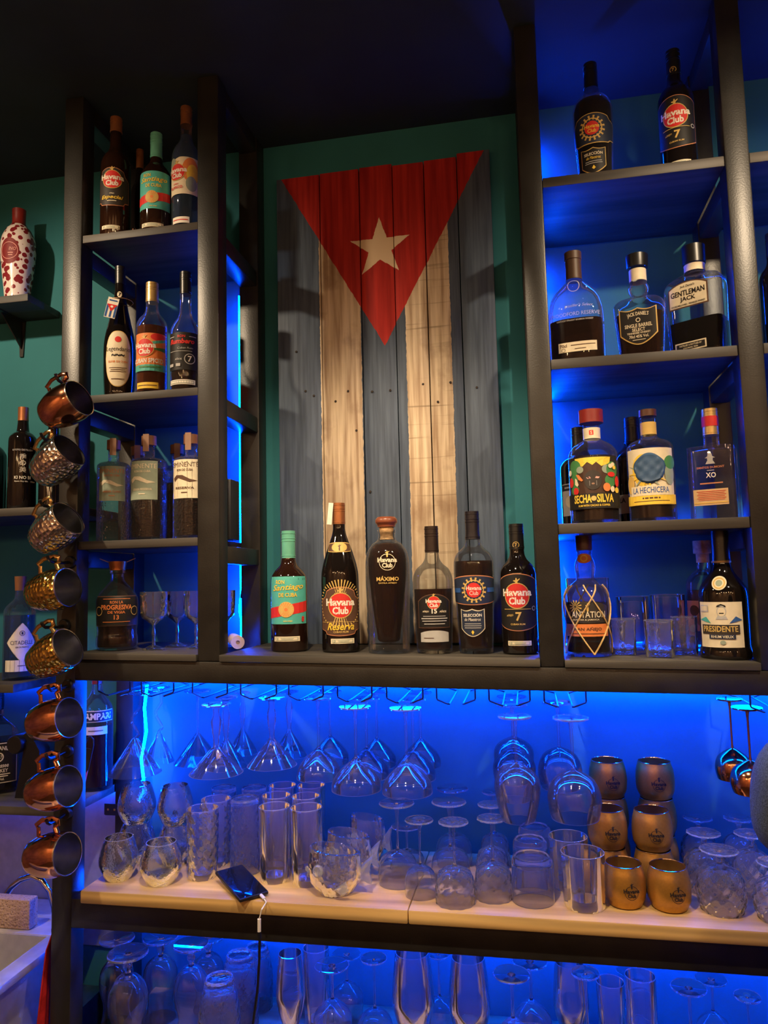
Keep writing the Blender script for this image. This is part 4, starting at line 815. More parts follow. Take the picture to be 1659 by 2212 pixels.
# ------------------------------------------------------------------ glassware
def sp(pts, k=3):                      # smooth a (r,h) list whose h may turn back
    o = []
    for i in range(len(pts)-1):
        p0, p1, p2, p3 = pts[max(0, i-1)], pts[i], pts[i+1], pts[min(len(pts)-1, i+2)]
        for j in range(k):
            t = j/k; f = lambda a, b, c, d: .5*((2*b)+(-a+c)*t+(2*a-5*b+4*c-d)*t*t+(-a+3*b-3*c+d)*t**3)
            r, h = f(p0[0], p1[0], p2[0], p3[0]), f(p0[1], p1[1], p2[1], p3[1]); o.append((max(1e-4, r), min(1, max(0, h))))
    o.append(pts[-1]); o[0] = pts[0]
    return o
KIND = {
 'highball': [(0, .07), (.86, .075), (.90, .12), (.955, .99), (.975, 1), (1, .99), (.935, .04), (.90, 0), (0, 0)],
 'highball_inv': [(0, .93), (.84, .925), (.88, .88), (.955, .01), (.975, 0), (1, .01), (.93, .97), (.90, 1), (0, 1)],
 'rocks': [(0, .16), (.86, .165), (.90, .2), (.955, .99), (.975, 1), (1, .99), (.945, .04), (.92, 0), (0, 0)],
 'rocks_inv': [(0, .80), (.80, .79), (.88, .74), (.955, .01), (.975, 0), (1, .01), (.95, .90), (.88, .985), (.8, 1), (.76, .97), (0, .95)],
 'tumbler': sp([(0, .045), (.66, .06), (.93, .3), (.968, .5), (.83, .8), (.69, .985), (.705, 1), (.72, .985), (.86, .8), (1, .5), (.96, .3), (.70, .03), (.60, 0), (0, 0)]),
 'martini_inv': [(0, .365), (.10, .365), (.97, 0), (1, 0), (.12, .385), (.055, .42), (.045, .5), (.045, .88), (.08, .945), (.25, .965), (.55, .98), (.57, .99), (.55, 1), (0, 1)],
 'facet_martini_inv': [(0, .365), (.10, .365), (.97, 0), (1, 0), (.12, .385), (.10, .45), (.17, .62), (.20, .74), (.12, .86), (.13, .93), (.30, .96), (.53, .98), (.55, .99), (.53, 1), (0, 1)],
 'coupe_inv': sp([(0, .34), (.12, .335), (.40, .27), (.74, .18), (.93, .10), (.97, 0), (1, 0), (.96, .105), (.77, .195), (.43, .29), (.15, .355), (.06, .39), (.05, .5)])+[(.05, .85), (.09, .945), (.28, .965), (.63, .98), (.65, .99), (.63, 1), (0, 1)],
 'copper_inv': sp([(0, .335), (.3, .33), (.80, .25), (.97, .12), (.86, 0), (.88, 0), (1, .12), (.84, .265), (.35, .352), (.08, .38)])+[(.055, .42), (.055, .86), (.09, .945), (.3, .965), (.72, .98), (.74, .99), (.72, 1), (0, 1)],
 'wine_inv': sp([(0, .44), (.3, .43), (.75, .36), (.97, .22), (.93, .08), (.86, 0), (.88, 0), (.955, .08), (1, .22), (.78, .375), (.33, .45), (.09, .475), (.06, .52)])+[(.055, .86), (.09, .945), (.3, .965), (.68, .98), (.70, .99), (.68, 1), (0, 1)],
 'tulip_inv': sp([(0, .50), (.3, .49), (.80, .42), (.97, .32), (.85, .12), (.70, 0), (.72, 0), (.87, .12), (1, .32), (.83, .435), (.33, .51), (.09, .535), (.06, .57)])+[(.055, .86), (.09, .945), (.3, .965), (.73, .98), (.75, .99), (.73, 1), (0, 1)],
 'goblet_inv': sp([(0, .40), (.35, .395), (.78, .34), (.96, .18), (.97, 0), (1, 0), (.99, .19), (.81, .36), (.38, .42), (.10, .45), (.07, .5)])+[(.055, .62), (.055, .82), (.09, .93), (.3, .955), (.74, .975), (.77, .985), (.74, 1), (0, 1)],
 'tallgoblet_inv': sp([(0, .36), (.35, .355), (.82, .28), (.97, .14), (.95, 0), (.98, 0), (1, .14), (.85, .30), (.38, .38), (.10, .41), (.06, .46)])+[(.05, .6), (.07, .8), (.13, .93), (.3, .955), (.86, .975), (.90, .985), (.86, 1), (0, 1)],
 'snifter_inv': sp([(0, .70), (.4, .69), (.80, .58), (.97, .34), (.90, .10), (.80, 0), (.82, 0), (.92, .10), (1, .34), (.83, .60), (.43, .715), (.14, .76), (.11, .80)])+[(.14, .88), (.3, .93), (.74, .97), (.78, .985), (.74, 1), (0, 1)],
 'hurricane_inv': sp([(0, .72), (.45, .71), (.86, .60), (.90, .42), (.66, .22), (.84, 0), (.87, 0), (.70, .22), (.94, .42), (.90, .615), (.50, .735), (.16, .76)])+[(.12, .80), (.22, .83), (.22, .86), (.12, .90), (.20, .93), (.92, .965), (1, .98), (.96, 1), (0, 1)],
 'cutrocks_inv': sp([(0, .84), (.55, .83), (.80, .72), (.95, .45), (.92, .0), (.96, 0), (1, .45), (.86, .75), (.70, .92), (.70, .97), (.62, 1), (.5, .97), (0, .95)]),
 'flute': sp([(0, .16), (.15, .17), (.62, .3), (.97, .5), (1, .62), (.90, .85), (.80, 1), (.83, 1), (.93, .85), (1.03, .62), (1, .5), (.65, .28), (.12, .14), (.08, .1)])+[(.08, .05), (.2, .03), (.8, .012), (.8, 0), (0, 0)],
 'flute_inv': sp([(0, .58), (.3, .57), (.85, .46), (.97, .34), (.86, .1), (.78, 0), (.81, 0), (.89, .1), (1, .34), (.88, .475), (.33, .59), (.10, .62)])+[(.07, .66), (.07, .9), (.2, .965), (.86, .98), (.9, .99), (.86, 1), (0, 1)],
 'goblet': sp([(0, .50), (.4, .51), (.85, .58), (.92, .72), (.96, 1), (1, 1), (.96, .72), (.88, .56), (.45, .48), (.14, .42)])+[(.10, .36), (.16, .28), (.10, .2), (.14, .08), (.6, .035), (.85, .02), (.85, 0), (0, 0)],
}
GW1 = rglass('tableware_glass', (.99, .99, .995), milk=.020)
GW2 = glass('thin_hanging_glass', (.985, .99, .99), milk=.014, rough=.05, refl=.75)
GCUT = rglass('cut_crystal', (.99, .99, .995), bump=.45, bscale=80, milk=.03)
GGRN = rglass('greenish_bubble_glass', (.96, .99, .98), .15, 190, milk=.018)
def diamond(h0, h1, amp=.02, na=14, nz=9):
    def f(a, z, r, H=[.1]):
        return 1+amp*(abs(sin(a*na/2+z*nz*30)*sin(a*na/2-z*nz*30))-.5)
    return f
def ribs(n=16, amp=.02): return lambda a, z, r: 1+amp*cos(a*n)
GRIM = rglass('brightened_glass', (.97, .98, .99), milk=.22)  # whitened so rims show as bright lines; also on the fish bowl details
COPM = hammered('polished_copper', (.80, .36, .20), .12, strength=0)
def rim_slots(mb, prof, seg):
    """the rounded lip and the thick foot or base edge get a whiter glass in place of their bright highlights"""
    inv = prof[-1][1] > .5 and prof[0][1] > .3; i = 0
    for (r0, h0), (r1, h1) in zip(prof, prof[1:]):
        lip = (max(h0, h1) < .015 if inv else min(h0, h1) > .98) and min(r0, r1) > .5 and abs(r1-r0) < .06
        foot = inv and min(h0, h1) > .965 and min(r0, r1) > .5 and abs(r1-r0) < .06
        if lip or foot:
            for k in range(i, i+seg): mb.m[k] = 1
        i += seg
def MODFROM(kind):
    """cuts and ribs are on the outside: rows after the lip"""
    hs = [h for r, h in KIND[kind]]; inv = hs[-1] > .5 and hs[0] > .3
    return (hs.index(min(hs)) if inv else hs.index(max(hs)))+1
def dense(prof, k):
    """more rows on the outside so that cuts come out crisp"""
    o = list(prof[:k])
    for (r0, h0), (r1, h1) in zip(prof[k-1:], prof[k:]):
        m = max(1, int(math.hypot((r1-r0)*.35, h1-h0)/.028))
        o += [(r0+(r1-r0)*j/m, h0+(h1-h0)*j/m) for j in range(1, m+1)]
    return o
def gware(kind, label, px, Y=None, zs=None, group=None, mat=None, mod=None, seg=32, name='drinking_glass', cat='glass', rx=0., base='contact', n=2.):
    """px=(xl,xr,ytop,ybot). Standing: ybot is where the front of its base or rim meets zs. Hanging: base='hang', Y given."""
    xl, xr, yt, yb = px; xm = (xl+xr)/2
    if Y is None:
        f = Pz(xm, yb, zs); half = (P(xr, yb, f.y).x-P(xl, yb, f.y).x)/2; Y = f.y+half*.8
    a, c = P(xl, (yt+yb)/2, Y), P(xr, (yt+yb)/2, Y); cx = (a.x+c.x)/2; fa = atan2(-cx, Y-CAM.y); R = (c.x-a.x)/2*cos(fa)
    if zs is None: zs = P(xm, yb, Y-R*.8).z
    zt = P(xm, yt, Y+(R*.7 if base == 'contact' else -R*.3)).z; H = zt-zs
    key = (kind, round(R, 4), round(H, 4), seg, mod is not None)
    prof, mf = (dense(KIND[kind], MODFROM(kind)) if mod else KIND[kind]), MODFROM(kind)
    mb = MB(); mb.lathe([(r*R, h*H) for r, h in prof], seg, n, 1, mod, R=R, modfrom=mf)
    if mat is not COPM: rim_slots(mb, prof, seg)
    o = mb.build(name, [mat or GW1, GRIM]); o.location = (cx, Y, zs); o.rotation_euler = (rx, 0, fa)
    return tag(o, label, cat, group)
ZW = .9034
# goblets of the left bay and rocks glasses of the right bay
gz = lambda x: ZB(x)+.0172
def std(kind, label, px, Y, group, **k):
    xm = (px[0]+px[1])/2; x = P(xm, px[3], Y).x; return gware(kind, label, px, Y, gz(x)+.0006, group, **k)
G1 = 'small cut goblets in the left bay'
std('goblet', 'small cut glass goblet right beside the ribbed decanter', (303, 361, 1278, 1400), .10, G1, mod=ribs(12, .035), mat=GCUT)
std('goblet', 'small cut glass goblet second from the ribbed decanter', (358, 408, 1277, 1398), .19, G1, mod=ribs(12, .035), mat=GCUT)
std('goblet', 'small cut glass goblet partly behind the post in the left bay', (400, 447, 1276, 1392), .15, G1, mod=ribs(12, .035), mat=GCUT)
std('goblet', 'small goblet seen through the side opening of the left bay', (470, 508, 1275, 1390), .23, G1, mod=ribs(12, .035), mat=GCUT)
G2 = 'rocks glasses at the bottom of the right bay'
std('rocks', 'square rocks glass with thick crinkled base, front of the right bay', (1392, 1456, 1338, 1421), .09, G2, mat=GCUT, n=5, seg=40)
std('rocks', 'square rocks glass beside the raffia netted bottle', (1317, 1375, 1335, 1413), .135, G2, mat=GCUT, n=5, seg=40)
std('rocks', 'square rocks glass touching the stout black bottle', (1450, 1508, 1330, 1410), .15, G2, mat=GCUT, n=5, seg=40)
std('rocks', 'taller tumbler standing behind the left square rocks glass', (1332, 1404, 1287, 1392), .25, G2, mat=GW1)
std('rocks', 'taller tumbler standing behind the middle square rocks glass', (1405, 1482, 1283, 1390), .26, G2, mat=GW1)
std('rocks', 'square clear glass jar behind the raffia netted bottle', (1226, 1318, 1248, 1400), .23, G2, mat=GW1, n=7, seg=40)
# wire hangers under the beam
HW = M('dark_wire', (.02, .02, .024), .35, .3)
slots = [(212, 281), (306, 375), (416, 491), (520, 597), (624, 698), (729, 803), (835, 913), (943, 1026), (1056, 1144), (1175, 1265), (1619, 1712)]
for i, (l, r) in enumerate(slots):
    A, B = P(l, 1490, .062), P(r, 1490, .062); w = B.x-A.x; xm = (A.x+B.x)/2; zt = ZB(xm)-.0
    t = thing('glass_hanger', f'bent dark wire glass hanger under the beam, {["first", "second", "third", "fourth", "fifth", "sixth", "seventh", "eighth", "ninth", "tenth", "eleventh"][i]} from the left', 'hanger', (xm, .062, zt), 0, 'wire glass hangers')
    for s in (-1, 1):
        MB().tube([(s*w/2, 0, -.001), (s*w/2, 0, -.082), (s*w/2*.97, 0, -.0855), (s*.019, -.004, -.0945), (s*.016, 0, -.0955), (s*.016, .02, -.0955), (s*.016, .208, -.0955), (s*w/2, .210, -.088), (s*w/2, .210, -.001)], .0021, 7).build('wire', HW, t)
GH = 'stemmed glasses hanging upside down under the beam'
def zig(label, px, Y):
    xl, xr, yt, yb, ya, sx = px; xm = (xl+xr)/2; R = (P(xr, yb, Y).x-P(xl, yb, Y).x)/2*.93; z0 = P(xm, yb, Y-R*.8).z; c = P(xm, yb, Y); za = P(xm, ya, Y).z-z0
    f = P(sx, yt, Y); zt = f.z-z0; dx = f.x-c.x
    mb = MB(); mb.lathe([(0, za*.95), (R*.08, za*.94), (R*.97, 0), (R, 0), (R*.1, za), (.004, za*1.02), (0, za*1.02)], 32)
    h = zt-za; mb.tube([(0, 0, za), (.010, 0, za+h*.08), (.006, 0, za+h*.16), (-.008, 0, za+h*.32), (-.010, 0, za+h*.45), (.004+dx*.5, 0, za+h*.65), (dx, 0, za+h*.85), (dx, 0, zt-.004)], .0035, 8)
    fo = MB().lathe([(.004, -.010), (R*.2, -.005), (R*.58, -.0025), (R*.60, -.001), (R*.58, 0), (0, 0)], 32); mb.add([(x+dx, y, z+zt) for x, y, z in fo.v], fo.f)
    o = mb.build('cocktail_glass', GW2); o.location = (c.x, Y, z0); return tag(o, label, 'glass', GH)
zig('martini glass with zigzag stem hanging at the far left', (235, 347, 1495, 1682, 1596, 305), .10)
zig('martini glass with zigzag stem hanging behind the far left one', (310, 376, 1484, 1652, 1580, 348), .22)
H = lambda kind, label, px, Y, **k: gware(kind, label, px, Y, None, GH, GW2, name=k.pop('name', 'stemmed_glass'), base='hang', **k)
H('martini_inv', 'plain martini glass hanging second from the zigzag pair', (375, 480, 1493, 1657), .262)
H('facet_martini_inv', 'martini glass with faceted stem hanging in front', (408, 527, 1523, 1682), .05, seg=24)
H('facet_martini_inv', 'martini glass with faceted stem hanging behind the front one', (440, 537, 1507, 1667), .162, seg=24)
H('facet_martini_inv', 'small martini glass with faceted stem far back near the wall', (490, 558, 1496, 1633), .285, seg=24)
H('facet_martini_inv', 'martini glass hanging in the fourth wire slot, front', (533, 642, 1508, 1664), .10, seg=24)
H('facet_martini_inv', 'martini glass hanging in the fourth wire slot, back', (586, 664, 1494, 1640), .23, seg=24)
H('coupe_inv', 'coupe glass hanging in the fifth wire slot, front', (640, 736, 1508, 1690), .12)
H('coupe_inv', 'coupe glass hanging in the fifth wire slot, back', (672, 754, 1494, 1655), .24)
H('coupe_inv', 'coupe glass hanging in the sixth wire slot, front', (715, 823, 1528, 1718), .05)
H('coupe_inv', 'coupe glass hanging in the sixth wire slot, middle', (744, 840, 1510, 1688), .165)
H('coupe_inv', 'coupe glass hanging in the sixth wire slot, back', (772, 856, 1495, 1662), .28)
H('coupe_inv', 'coupe glass hanging in the seventh wire slot, front', (824, 933, 1531, 1725), .05)
H('coupe_inv', 'coupe glass hanging in the seventh wire slot, middle', (845, 940, 1512, 1692), .165)
H('coupe_inv', 'coupe glass hanging in the seventh wire slot, back', (866, 951, 1496, 1663), .28)
H('tulip_inv', 'ribbed tulip glass hanging in the ninth wire slot, front', (1067, 1166, 1548, 1784), .05, mod=ribs(18, .012), seg=72)
H('tulip_inv', 'ribbed tulip glass hanging in the ninth wire slot, middle', (1064, 1156, 1522, 1738), .16, mod=ribs(18, .012), seg=72)
H('tulip_inv', 'ribbed tulip glass hanging in the ninth wire slot, back', (1066, 1152, 1505, 1700), .268, mod=ribs(18, .012), seg=72)
b_ = H('wine_inv', 'large balloon wine glass hanging in the tenth wire slot, front', (1180, 1297, 1552, 1782), .06)
H('wine_inv', 'large balloon wine glass hanging in the tenth wire slot, back', (1160, 1256, 1518, 1712), .20)
# copper coupes at the right
for lb, px, Y in (('polished copper coupe hanging upside down at the right, back', (1540, 1622, 1510, 1690), .20), ('polished copper coupe hanging upside down beside the sleeve', (1572, 1668, 1530, 1722), .09)):
    o = gware('copper_inv', lb, px, Y, None, 'copper coupes', COPM, name='copper_coupe', base='hang')
# ------------------------------------------------------------------ glasses on the worktop
GT = 'round bubble glass tumblers on the worktop'
t1 = gware('tumbler', 'round stemless bubble tumbler at the left front of the worktop', (213, 300, 1797, 1912), None, ZW, GT, GGRN)
t2 = gware('tumbler', 'round stemless bubble tumbler second from left at the front', (302, 395, 1806, 1922), None, ZW, GT, GGRN)
for lb, px, up in (('leftmost', (255, 337, 1686, 1786), 1), ('second', (340, 418, 1690, 1788), 1)):
    xm = (px[0]+px[1])/2; Yc = .17; R = (P(px[1], 1740, Yc).x-P(px[0], 1740, Yc).x)/2*.9
    x = P(xm, 1740, Yc).x; fa = atan2(-x, Yc-CAM.y)
    h = .098
    for lvl, nm in ((0, 'below'), (1, 'on top')):
        mb = MB().lathe([(r*R, q*h) for r, q in KIND['tumbler']], 32); o = mb.build('drinking_glass', GGRN); o.location = (x, Yc, ZW+lvl*(h+.0005)); o.rotation_euler = (0, 0, fa)
        tag(o, f'bubble tumbler {nm} in the {lb} stacked pair behind the front tumblers', 'glass', GT)
mb = MB().lathe([(r*.04, q*.098) for r, q in KIND['tumbler']], 32); o = mb.build('drinking_glass', GGRN); o.location = (P(395, 1860, .27).x, .27, ZW); tag(o, 'bubble tumbler at the back near the wall behind the stacked pairs', 'glass', GT)
GHB = 'tall tumblers on the worktop'
cutm = diamond(0, 1, .065, 12, 4)
gware('highball', 'tall cut glass tumbler left of the phone', (403, 473, 1737, 1905), None, ZW, GHB, GCUT, mod=cutm, seg=72)
gware('highball', 'tall cut glass tumbler behind the one left of the phone', (434, 500, 1718, 1868), .178, ZW, GHB, GCUT, mod=cutm, seg=72)
gware('highball_inv', 'upturned tall cut tumbler just behind the phone', (497, 563, 1716, 1870), .14, ZW, GHB, GCUT, mod=cutm, seg=72)
gware('highball_inv', 'upturned tall cut tumbler at the back left', (455, 513, 1694, 1830), .262, ZW, GHB, GCUT, mod=cutm, seg=72)
gware('highball_inv', 'upturned tall cut tumbler at the back behind the phone', (521, 579, 1694, 1830), .25, ZW, GHB, GCUT, mod=cutm, seg=72)
dots = lambda a, z, r: 1-.02*max(0, sin(a*5))**2*math.exp(-((z-.10)/.022)**2)-.02*max(0, cos(a*5))**2*math.exp(-((z-.05)/.02)**2)
for lb, px, Y in (('front left', (559, 628, 1733, 1911), None), ('front right', (628, 698, 1735, 1918), None), ('middle left', (566, 629, 1710, 1870), .180), ('middle right', (631, 692, 1712, 1872), .174), ('back left', (581, 641, 1689, 1840), .262), ('back right', (643, 704, 1689, 1842), .257)):
    gware('highball', f'tall tumbler with pressed ovals right of the phone, {lb} of six', px, Y, ZW, GHB, GW1, mod=dots, seg=64)
# fish shaped bowls
def fish(label, px, Y, flip=0.):
    xl, xr, yt, yb = px; xm = (xl+xr)/2; f = Pz(xm, yb, ZW); Y = f.y+.028 if Y is None else Y
    a, c = P(xl, yb-40, Y), P(xr, yb-40, Y); L_ = (c.x-a.x)*.93; Hh = P(xm, yt, Y).z-ZW
    t = thing('fish_bowl', label, 'bowl', ((a.x+c.x)/2, Y, ZW), radians(flip), 'cut glass fish bowls')
    Rb = L_*.38
    sc = lambda an, z, r: 1+(.060*abs(sin(an*8+z*130)*sin(an*8-z*130)) if cos(an) > -.55 else .0)
    mb = MB().lathe([(0, .012), (.5*Rb, .012), (.86*Rb, Hh*.3), (.93*Rb, Hh*.55), (.84*Rb, Hh*.97), (.87*Rb, Hh), (.92*Rb, Hh*.98), (Rb, Hh*.55), (.93*Rb, Hh*.28), (.62*Rb, .004), (.5*Rb, 0), (0, 0)], 80, 2, .8, sc, R=Rb, modfrom=5)
    mb.v = [(x*1.10-L_*.08, y*(1-.25*max(0, x)/Rb), z-(.16*x if z > Hh*.5 else 0)) for x, y, z in mb.v]; mb.build('bowl', GCUT, t)
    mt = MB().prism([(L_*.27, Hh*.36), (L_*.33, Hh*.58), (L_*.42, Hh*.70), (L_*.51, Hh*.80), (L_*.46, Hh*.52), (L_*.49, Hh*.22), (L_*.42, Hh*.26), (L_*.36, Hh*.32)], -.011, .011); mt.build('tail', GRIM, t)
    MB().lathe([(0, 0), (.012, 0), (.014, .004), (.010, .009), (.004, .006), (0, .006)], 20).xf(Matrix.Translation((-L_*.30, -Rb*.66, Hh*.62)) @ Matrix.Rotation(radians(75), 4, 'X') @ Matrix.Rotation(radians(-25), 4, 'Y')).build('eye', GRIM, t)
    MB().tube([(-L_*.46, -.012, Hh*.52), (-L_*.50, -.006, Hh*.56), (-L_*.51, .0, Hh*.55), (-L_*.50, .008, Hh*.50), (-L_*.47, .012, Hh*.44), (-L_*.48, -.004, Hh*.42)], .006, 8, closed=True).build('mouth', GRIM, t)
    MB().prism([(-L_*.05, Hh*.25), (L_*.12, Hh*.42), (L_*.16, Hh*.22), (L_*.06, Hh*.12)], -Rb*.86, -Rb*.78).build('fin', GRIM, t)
fish('cut glass fish bowl in front, scales and eye showing', (663, 808, 1832, 1940), None, 8)
fish('cut glass fish bowl in the middle behind the front fish', (702, 824, 1798, 1890), .150, 4)
fish('cut glass fish bowl at the back, tail to the right', (752, 850, 1764, 1852), .250, 0)
# upturned stemware
GS = 'upturned stemmed glasses on the worktop'
gw = lambda kind, lb, px, Y=None, **k: gware(kind, lb, px, Y, ZW, GS, k.pop('mat', GW1), name='stemmed_glass', **k)
gw('tallgoblet_inv', 'upturned cocktail glass right behind the fish bowls', (816, 902, 1724, 1918), .12)
gw('tallgoblet_inv', 'upturned cocktail glass second in the row behind the small wine glasses', (930, 1014, 1722, 1890), .165)
gw('tallgoblet_inv', 'upturned cocktail glass at the back by the wall', (940, 1018, 1694, 1850), .262)
gw('tallgoblet_inv', 'upturned cocktail glass at the back left by the wall', (842, 916, 1775, 1860), .225)
gw('tallgoblet_inv', 'slim upturned wine glass just past the board joint', (873, 942, 1762, 1944))
gw('goblet_inv', 'upturned cut wine glass at the front, third from the fish bowls', (939, 1025, 1764, 1962), mat=GCUT, mod=diamond(0, 1, .06, 12, 5), seg=64)
gw('goblet_inv', 'upturned cut wine glass beside the upturned rocks glass', (1023, 1106, 1757, 1950), mat=GCUT, mod=diamond(0, 1, .06, 12, 5), seg=64)
gw('goblet_inv', 'upturned cut wine glass second back beside the rocks glasses', (1026, 1098, 1729, 1905), .165, mat=GCUT, mod=diamond(0, 1, .06, 12, 5), seg=64)
gw('goblet_inv', 'upturned cut wine glass third back near the wall', (1036, 1100, 1703, 1870), .258, mat=GCUT, mod=diamond(0, 1, .06, 12, 5), seg=64)
GRK = 'rocks glasses on the worktop'
gr = lambda kind, lb, px, Y=None, **k: gware(kind, lb, px, Y, ZW, GRK, k.pop('mat', GW1), **k)
gr('rocks_inv', 'upturned rocks glass at the front left of the clear tumbler', (1104, 1197, 1836, 1960))
gr('rocks_inv', 'upturned rocks glass second back', (1107, 1185, 1802, 1900), .158)
gr('rocks_inv', 'upturned rocks glass third back by the wall', (1119, 1193, 1776, 1880), .250)
gr('rocks', 'ribbed clear tumbler standing upright beside the gold cups', (1213, 1309, 1827, 1971), mod=ribs(20, .008), seg=80)
gr('rocks', 'clear tumbler upright behind the ribbed one', (1187, 1272, 1795, 1925), .150, mod=ribs(20, .008), seg=80)
GSN = 'upturned cut crystal snifters at the right'
gs = lambda lb, px, Y=None: gware('snifter_inv', lb, px, Y, ZW, GSN, GCUT, mod=diamond(0, 1, .065, 12, 4), seg=72, name='brandy_snifter')
gs('upturned cut crystal snifter next to the gold cups, front', (1501, 1613, 1822, 1983))
gs('upturned cut crystal snifter second in the row', (1474, 1572, 1787, 1925), .166)
gs('upturned cut crystal snifter third in the row by the wall', (1468, 1552, 1757, 1880), .268)
gs('upturned cut crystal snifter cut by the right edge', (1624, 1736, 1850, 2003))
gs('upturned cut crystal snifter behind the sleeve, second row', (1578, 1672, 1790, 1930), .160)
gs('upturned cut crystal snifter behind the sleeve by the wall', (1556, 1640, 1758, 1880), .255)
# ------------------------------------------------------------------ stemware on the lower shelf
GLW = 'upturned stemware on the lower shelf'
ZL = .5005
glw = lambda kind, lb, px, Y, **k: gware(kind, lb, (px[0], px[1], px[2], px[2]+150), Y, ZL, GLW, k.pop('mat', GW1), name='stemmed_glass', **k)
for lb, px, Y in (('far left back', (213, 292, 2012), .16), ('far left front', (230, 322, 2040), .07), ('second column back', (308, 386, 2010), .20), ('second column front', (374, 452, 2024), .13), ('third column back', (414, 486, 2010), .26)):
    glw('hurricane_inv', f'upturned hurricane glass at the {lb} of the lower shelf', px, Y)
for lb, px, Y in (('front', (428, 520, 2093), .085), ('middle', (476, 560, 2044), .188), ('back', (520, 590, 2030), .285)):
    glw('cutrocks_inv', f'upturned cut crystal tumbler on the lower shelf, {lb}', px, Y, mat=GCUT, mod=diamond(0, 1, .05, 14, 5), seg=72)
glw('flute', 'champagne flute standing upright right of the black cable', (597, 658, 2048), .13)
glw('flute', 'wide flute standing upright, second right of the cable', (848, 936, 2040), .12)
glw('flute', 'wide flute standing upright, third right of the cable', (970, 1056, 2052), .12)
glw('rocks', 'clear tumbler upright behind the first flute', (655, 712, 2035), .20)
glw('highball', 'tall clear tumbler upright near the right of the lower shelf', (1352, 1420, 2094), .13)
glw('highball', 'tall clear tumbler upright beside the conical glass', (1290, 1352, 2108), .20)
glw('flute', 'conical slim glass upright between the upturned wine glasses', (1195, 1270, 2065), .2)
for i, (px, Y) in enumerate((((676, 760, 2068), .12), ((715, 785, 2047), .24), ((768, 850, 2054), .14), ((1062, 1152, 2086), .06), ((1104, 1190, 2060), .16), ((1222, 1312, 2084), .09), ((1330, 1400, 2085), .27), ((1446, 1536, 2116), .08), ((1575, 1662, 2136), .08), ((1500, 1580, 2100), .22), ((612, 668, 2085), .27), ((912, 985, 2046), .24))):
    glw('wine_inv' if i % 3 == 2 else 'flute_inv', f'upturned wine glass on the lower shelf, {["first", "second", "third", "fourth", "fifth", "sixth", "seventh", "eighth", "rightmost front", "rightmost back", "one behind the first flute", "one between the wide flutes"][i]}{" counted from the black cable" if i < 8 else ""}', px, Y)
# ------------------------------------------------------------------ mugs hanging on the left post
def mug(kind, label, rim, tilt):
    R, H = .0475, .108
    mats = {'copper': COPM, 'silver': hammered('hammered_steel', (.82, .79, .72), .15, 95, .8), 'gold': hammered('hammered_brass', (.78, .56, .14), .15, 95, .8)}
    body = mats[kind]; hm = mats['copper'] if kind == 'copper' else hammered('brass_handle', (.70, .48, .20), .2, strength=0)
    c = P(rim[0], rim[1], -.088); ax = Vector((cos(radians(-8))*cos(radians(tilt)), sin(radians(-8))*cos(radians(tilt)), sin(radians(tilt))))
    up = (Vector((0, 0, 1))-ax*ax.z).normalized(); sd = ax.cross(up)
    t = thing('hanging_mug', label, 'mug', c-ax*H, 0, 'metal mugs hanging in a column on the post')
    t.rotation_euler = Matrix((up, sd, ax)).transposed().to_euler()
    pr = smoothprof([(0, .50), (.02, .62), (.10, .80), (.35, .98), (.62, 1.06), (.85, 1.04), (1, .98)])
    mb = MB().lathe([(0, 0)]+[(r*R, h*H) for r, h in pr], 40); mb.build('body', body, t)
    MB().lathe([(r*R*.965, h*H+.002) for r, h in pr][::-1]+[(0, .003)], 40).build('lining', M('brushed_steel', (.42, .42, .43), .32, 1), t)
    MB().lathe([(R*.945, H-.001), (R*.95, H+.0015), (R*.99, H+.002), (R*1.0, H-.0005)], 40).build('lip', hammered('steel_lip', (.8, .72, .62), .15, strength=0), t)
    MB().tube([(R*1.0, 0, .80*H), (R+.014, 0, .76*H), (R+.018, 0, .83*H), (R+.029, 0, .85*H), (R+.034, 0, .72*H), (R+.033, 0, .42*H), (R+.023, 0, .24*H), (R+.016, 0, .30*H), (R*.93, 0, .28*H)], .0034, 8, flat=1.7).build('handle', hm, t)
    return t
MUGS = [('copper', 'smooth copper mug at the very top of the hanging column', (171, 860), 20), ('silver', 'hammered silver mug, upper of the two silver ones', (149, 973), 34), ('silver', 'hammered silver mug, lower of the two silver ones', (147, 1120), 33), ('gold', 'hammered gold mug, upper of the two gold ones', (146, 1269), 8), ('gold', 'hammered gold mug, lower of the two gold ones', (146, 1398), 24), ('copper', 'smooth copper mug right below the gold ones', (149, 1550), 10), ('copper', 'smooth copper mug, second from the bottom of the column', (147, 1698), 12), ('copper', 'smooth copper mug at the bottom of the hanging column', (145, 1844), 9)]
for i, m_ in enumerate(MUGS):
    o = mug(*m_); mw = Matrix.LocRotScale(o.location, o.rotation_euler, None); hp = mw @ Vector((.0475+.0265, 0, .62*.108)); hx = max(-1.160, min(-1.137, hp.x))
    t = thing('mug_hook', f'round black mug hook on the post, {["topmost", "second", "third", "fourth", "fifth", "sixth", "seventh", "lowest"][i]} from top', 'hook', (hx, -.0003, hp.z-.004), 0, 'black mug hooks')
    dx = hp.x-hx; yy = hp.y
    MB().lathe([(0, 0), (.016, 0), (.016, .006), (.013, .010), (0, .010)], 24).xf(Matrix.Rotation(radians(90), 4, 'X')).build('plate', C_BLK, t)
    MB().tube([(0, -.008, 0), (dx*.4, yy*.5, -.002), (dx, yy, 0), (dx*1.1, yy-.010, .006), (dx*1.1, yy-.014, .013)], .004, 8).build('peg', C_BLK, t)
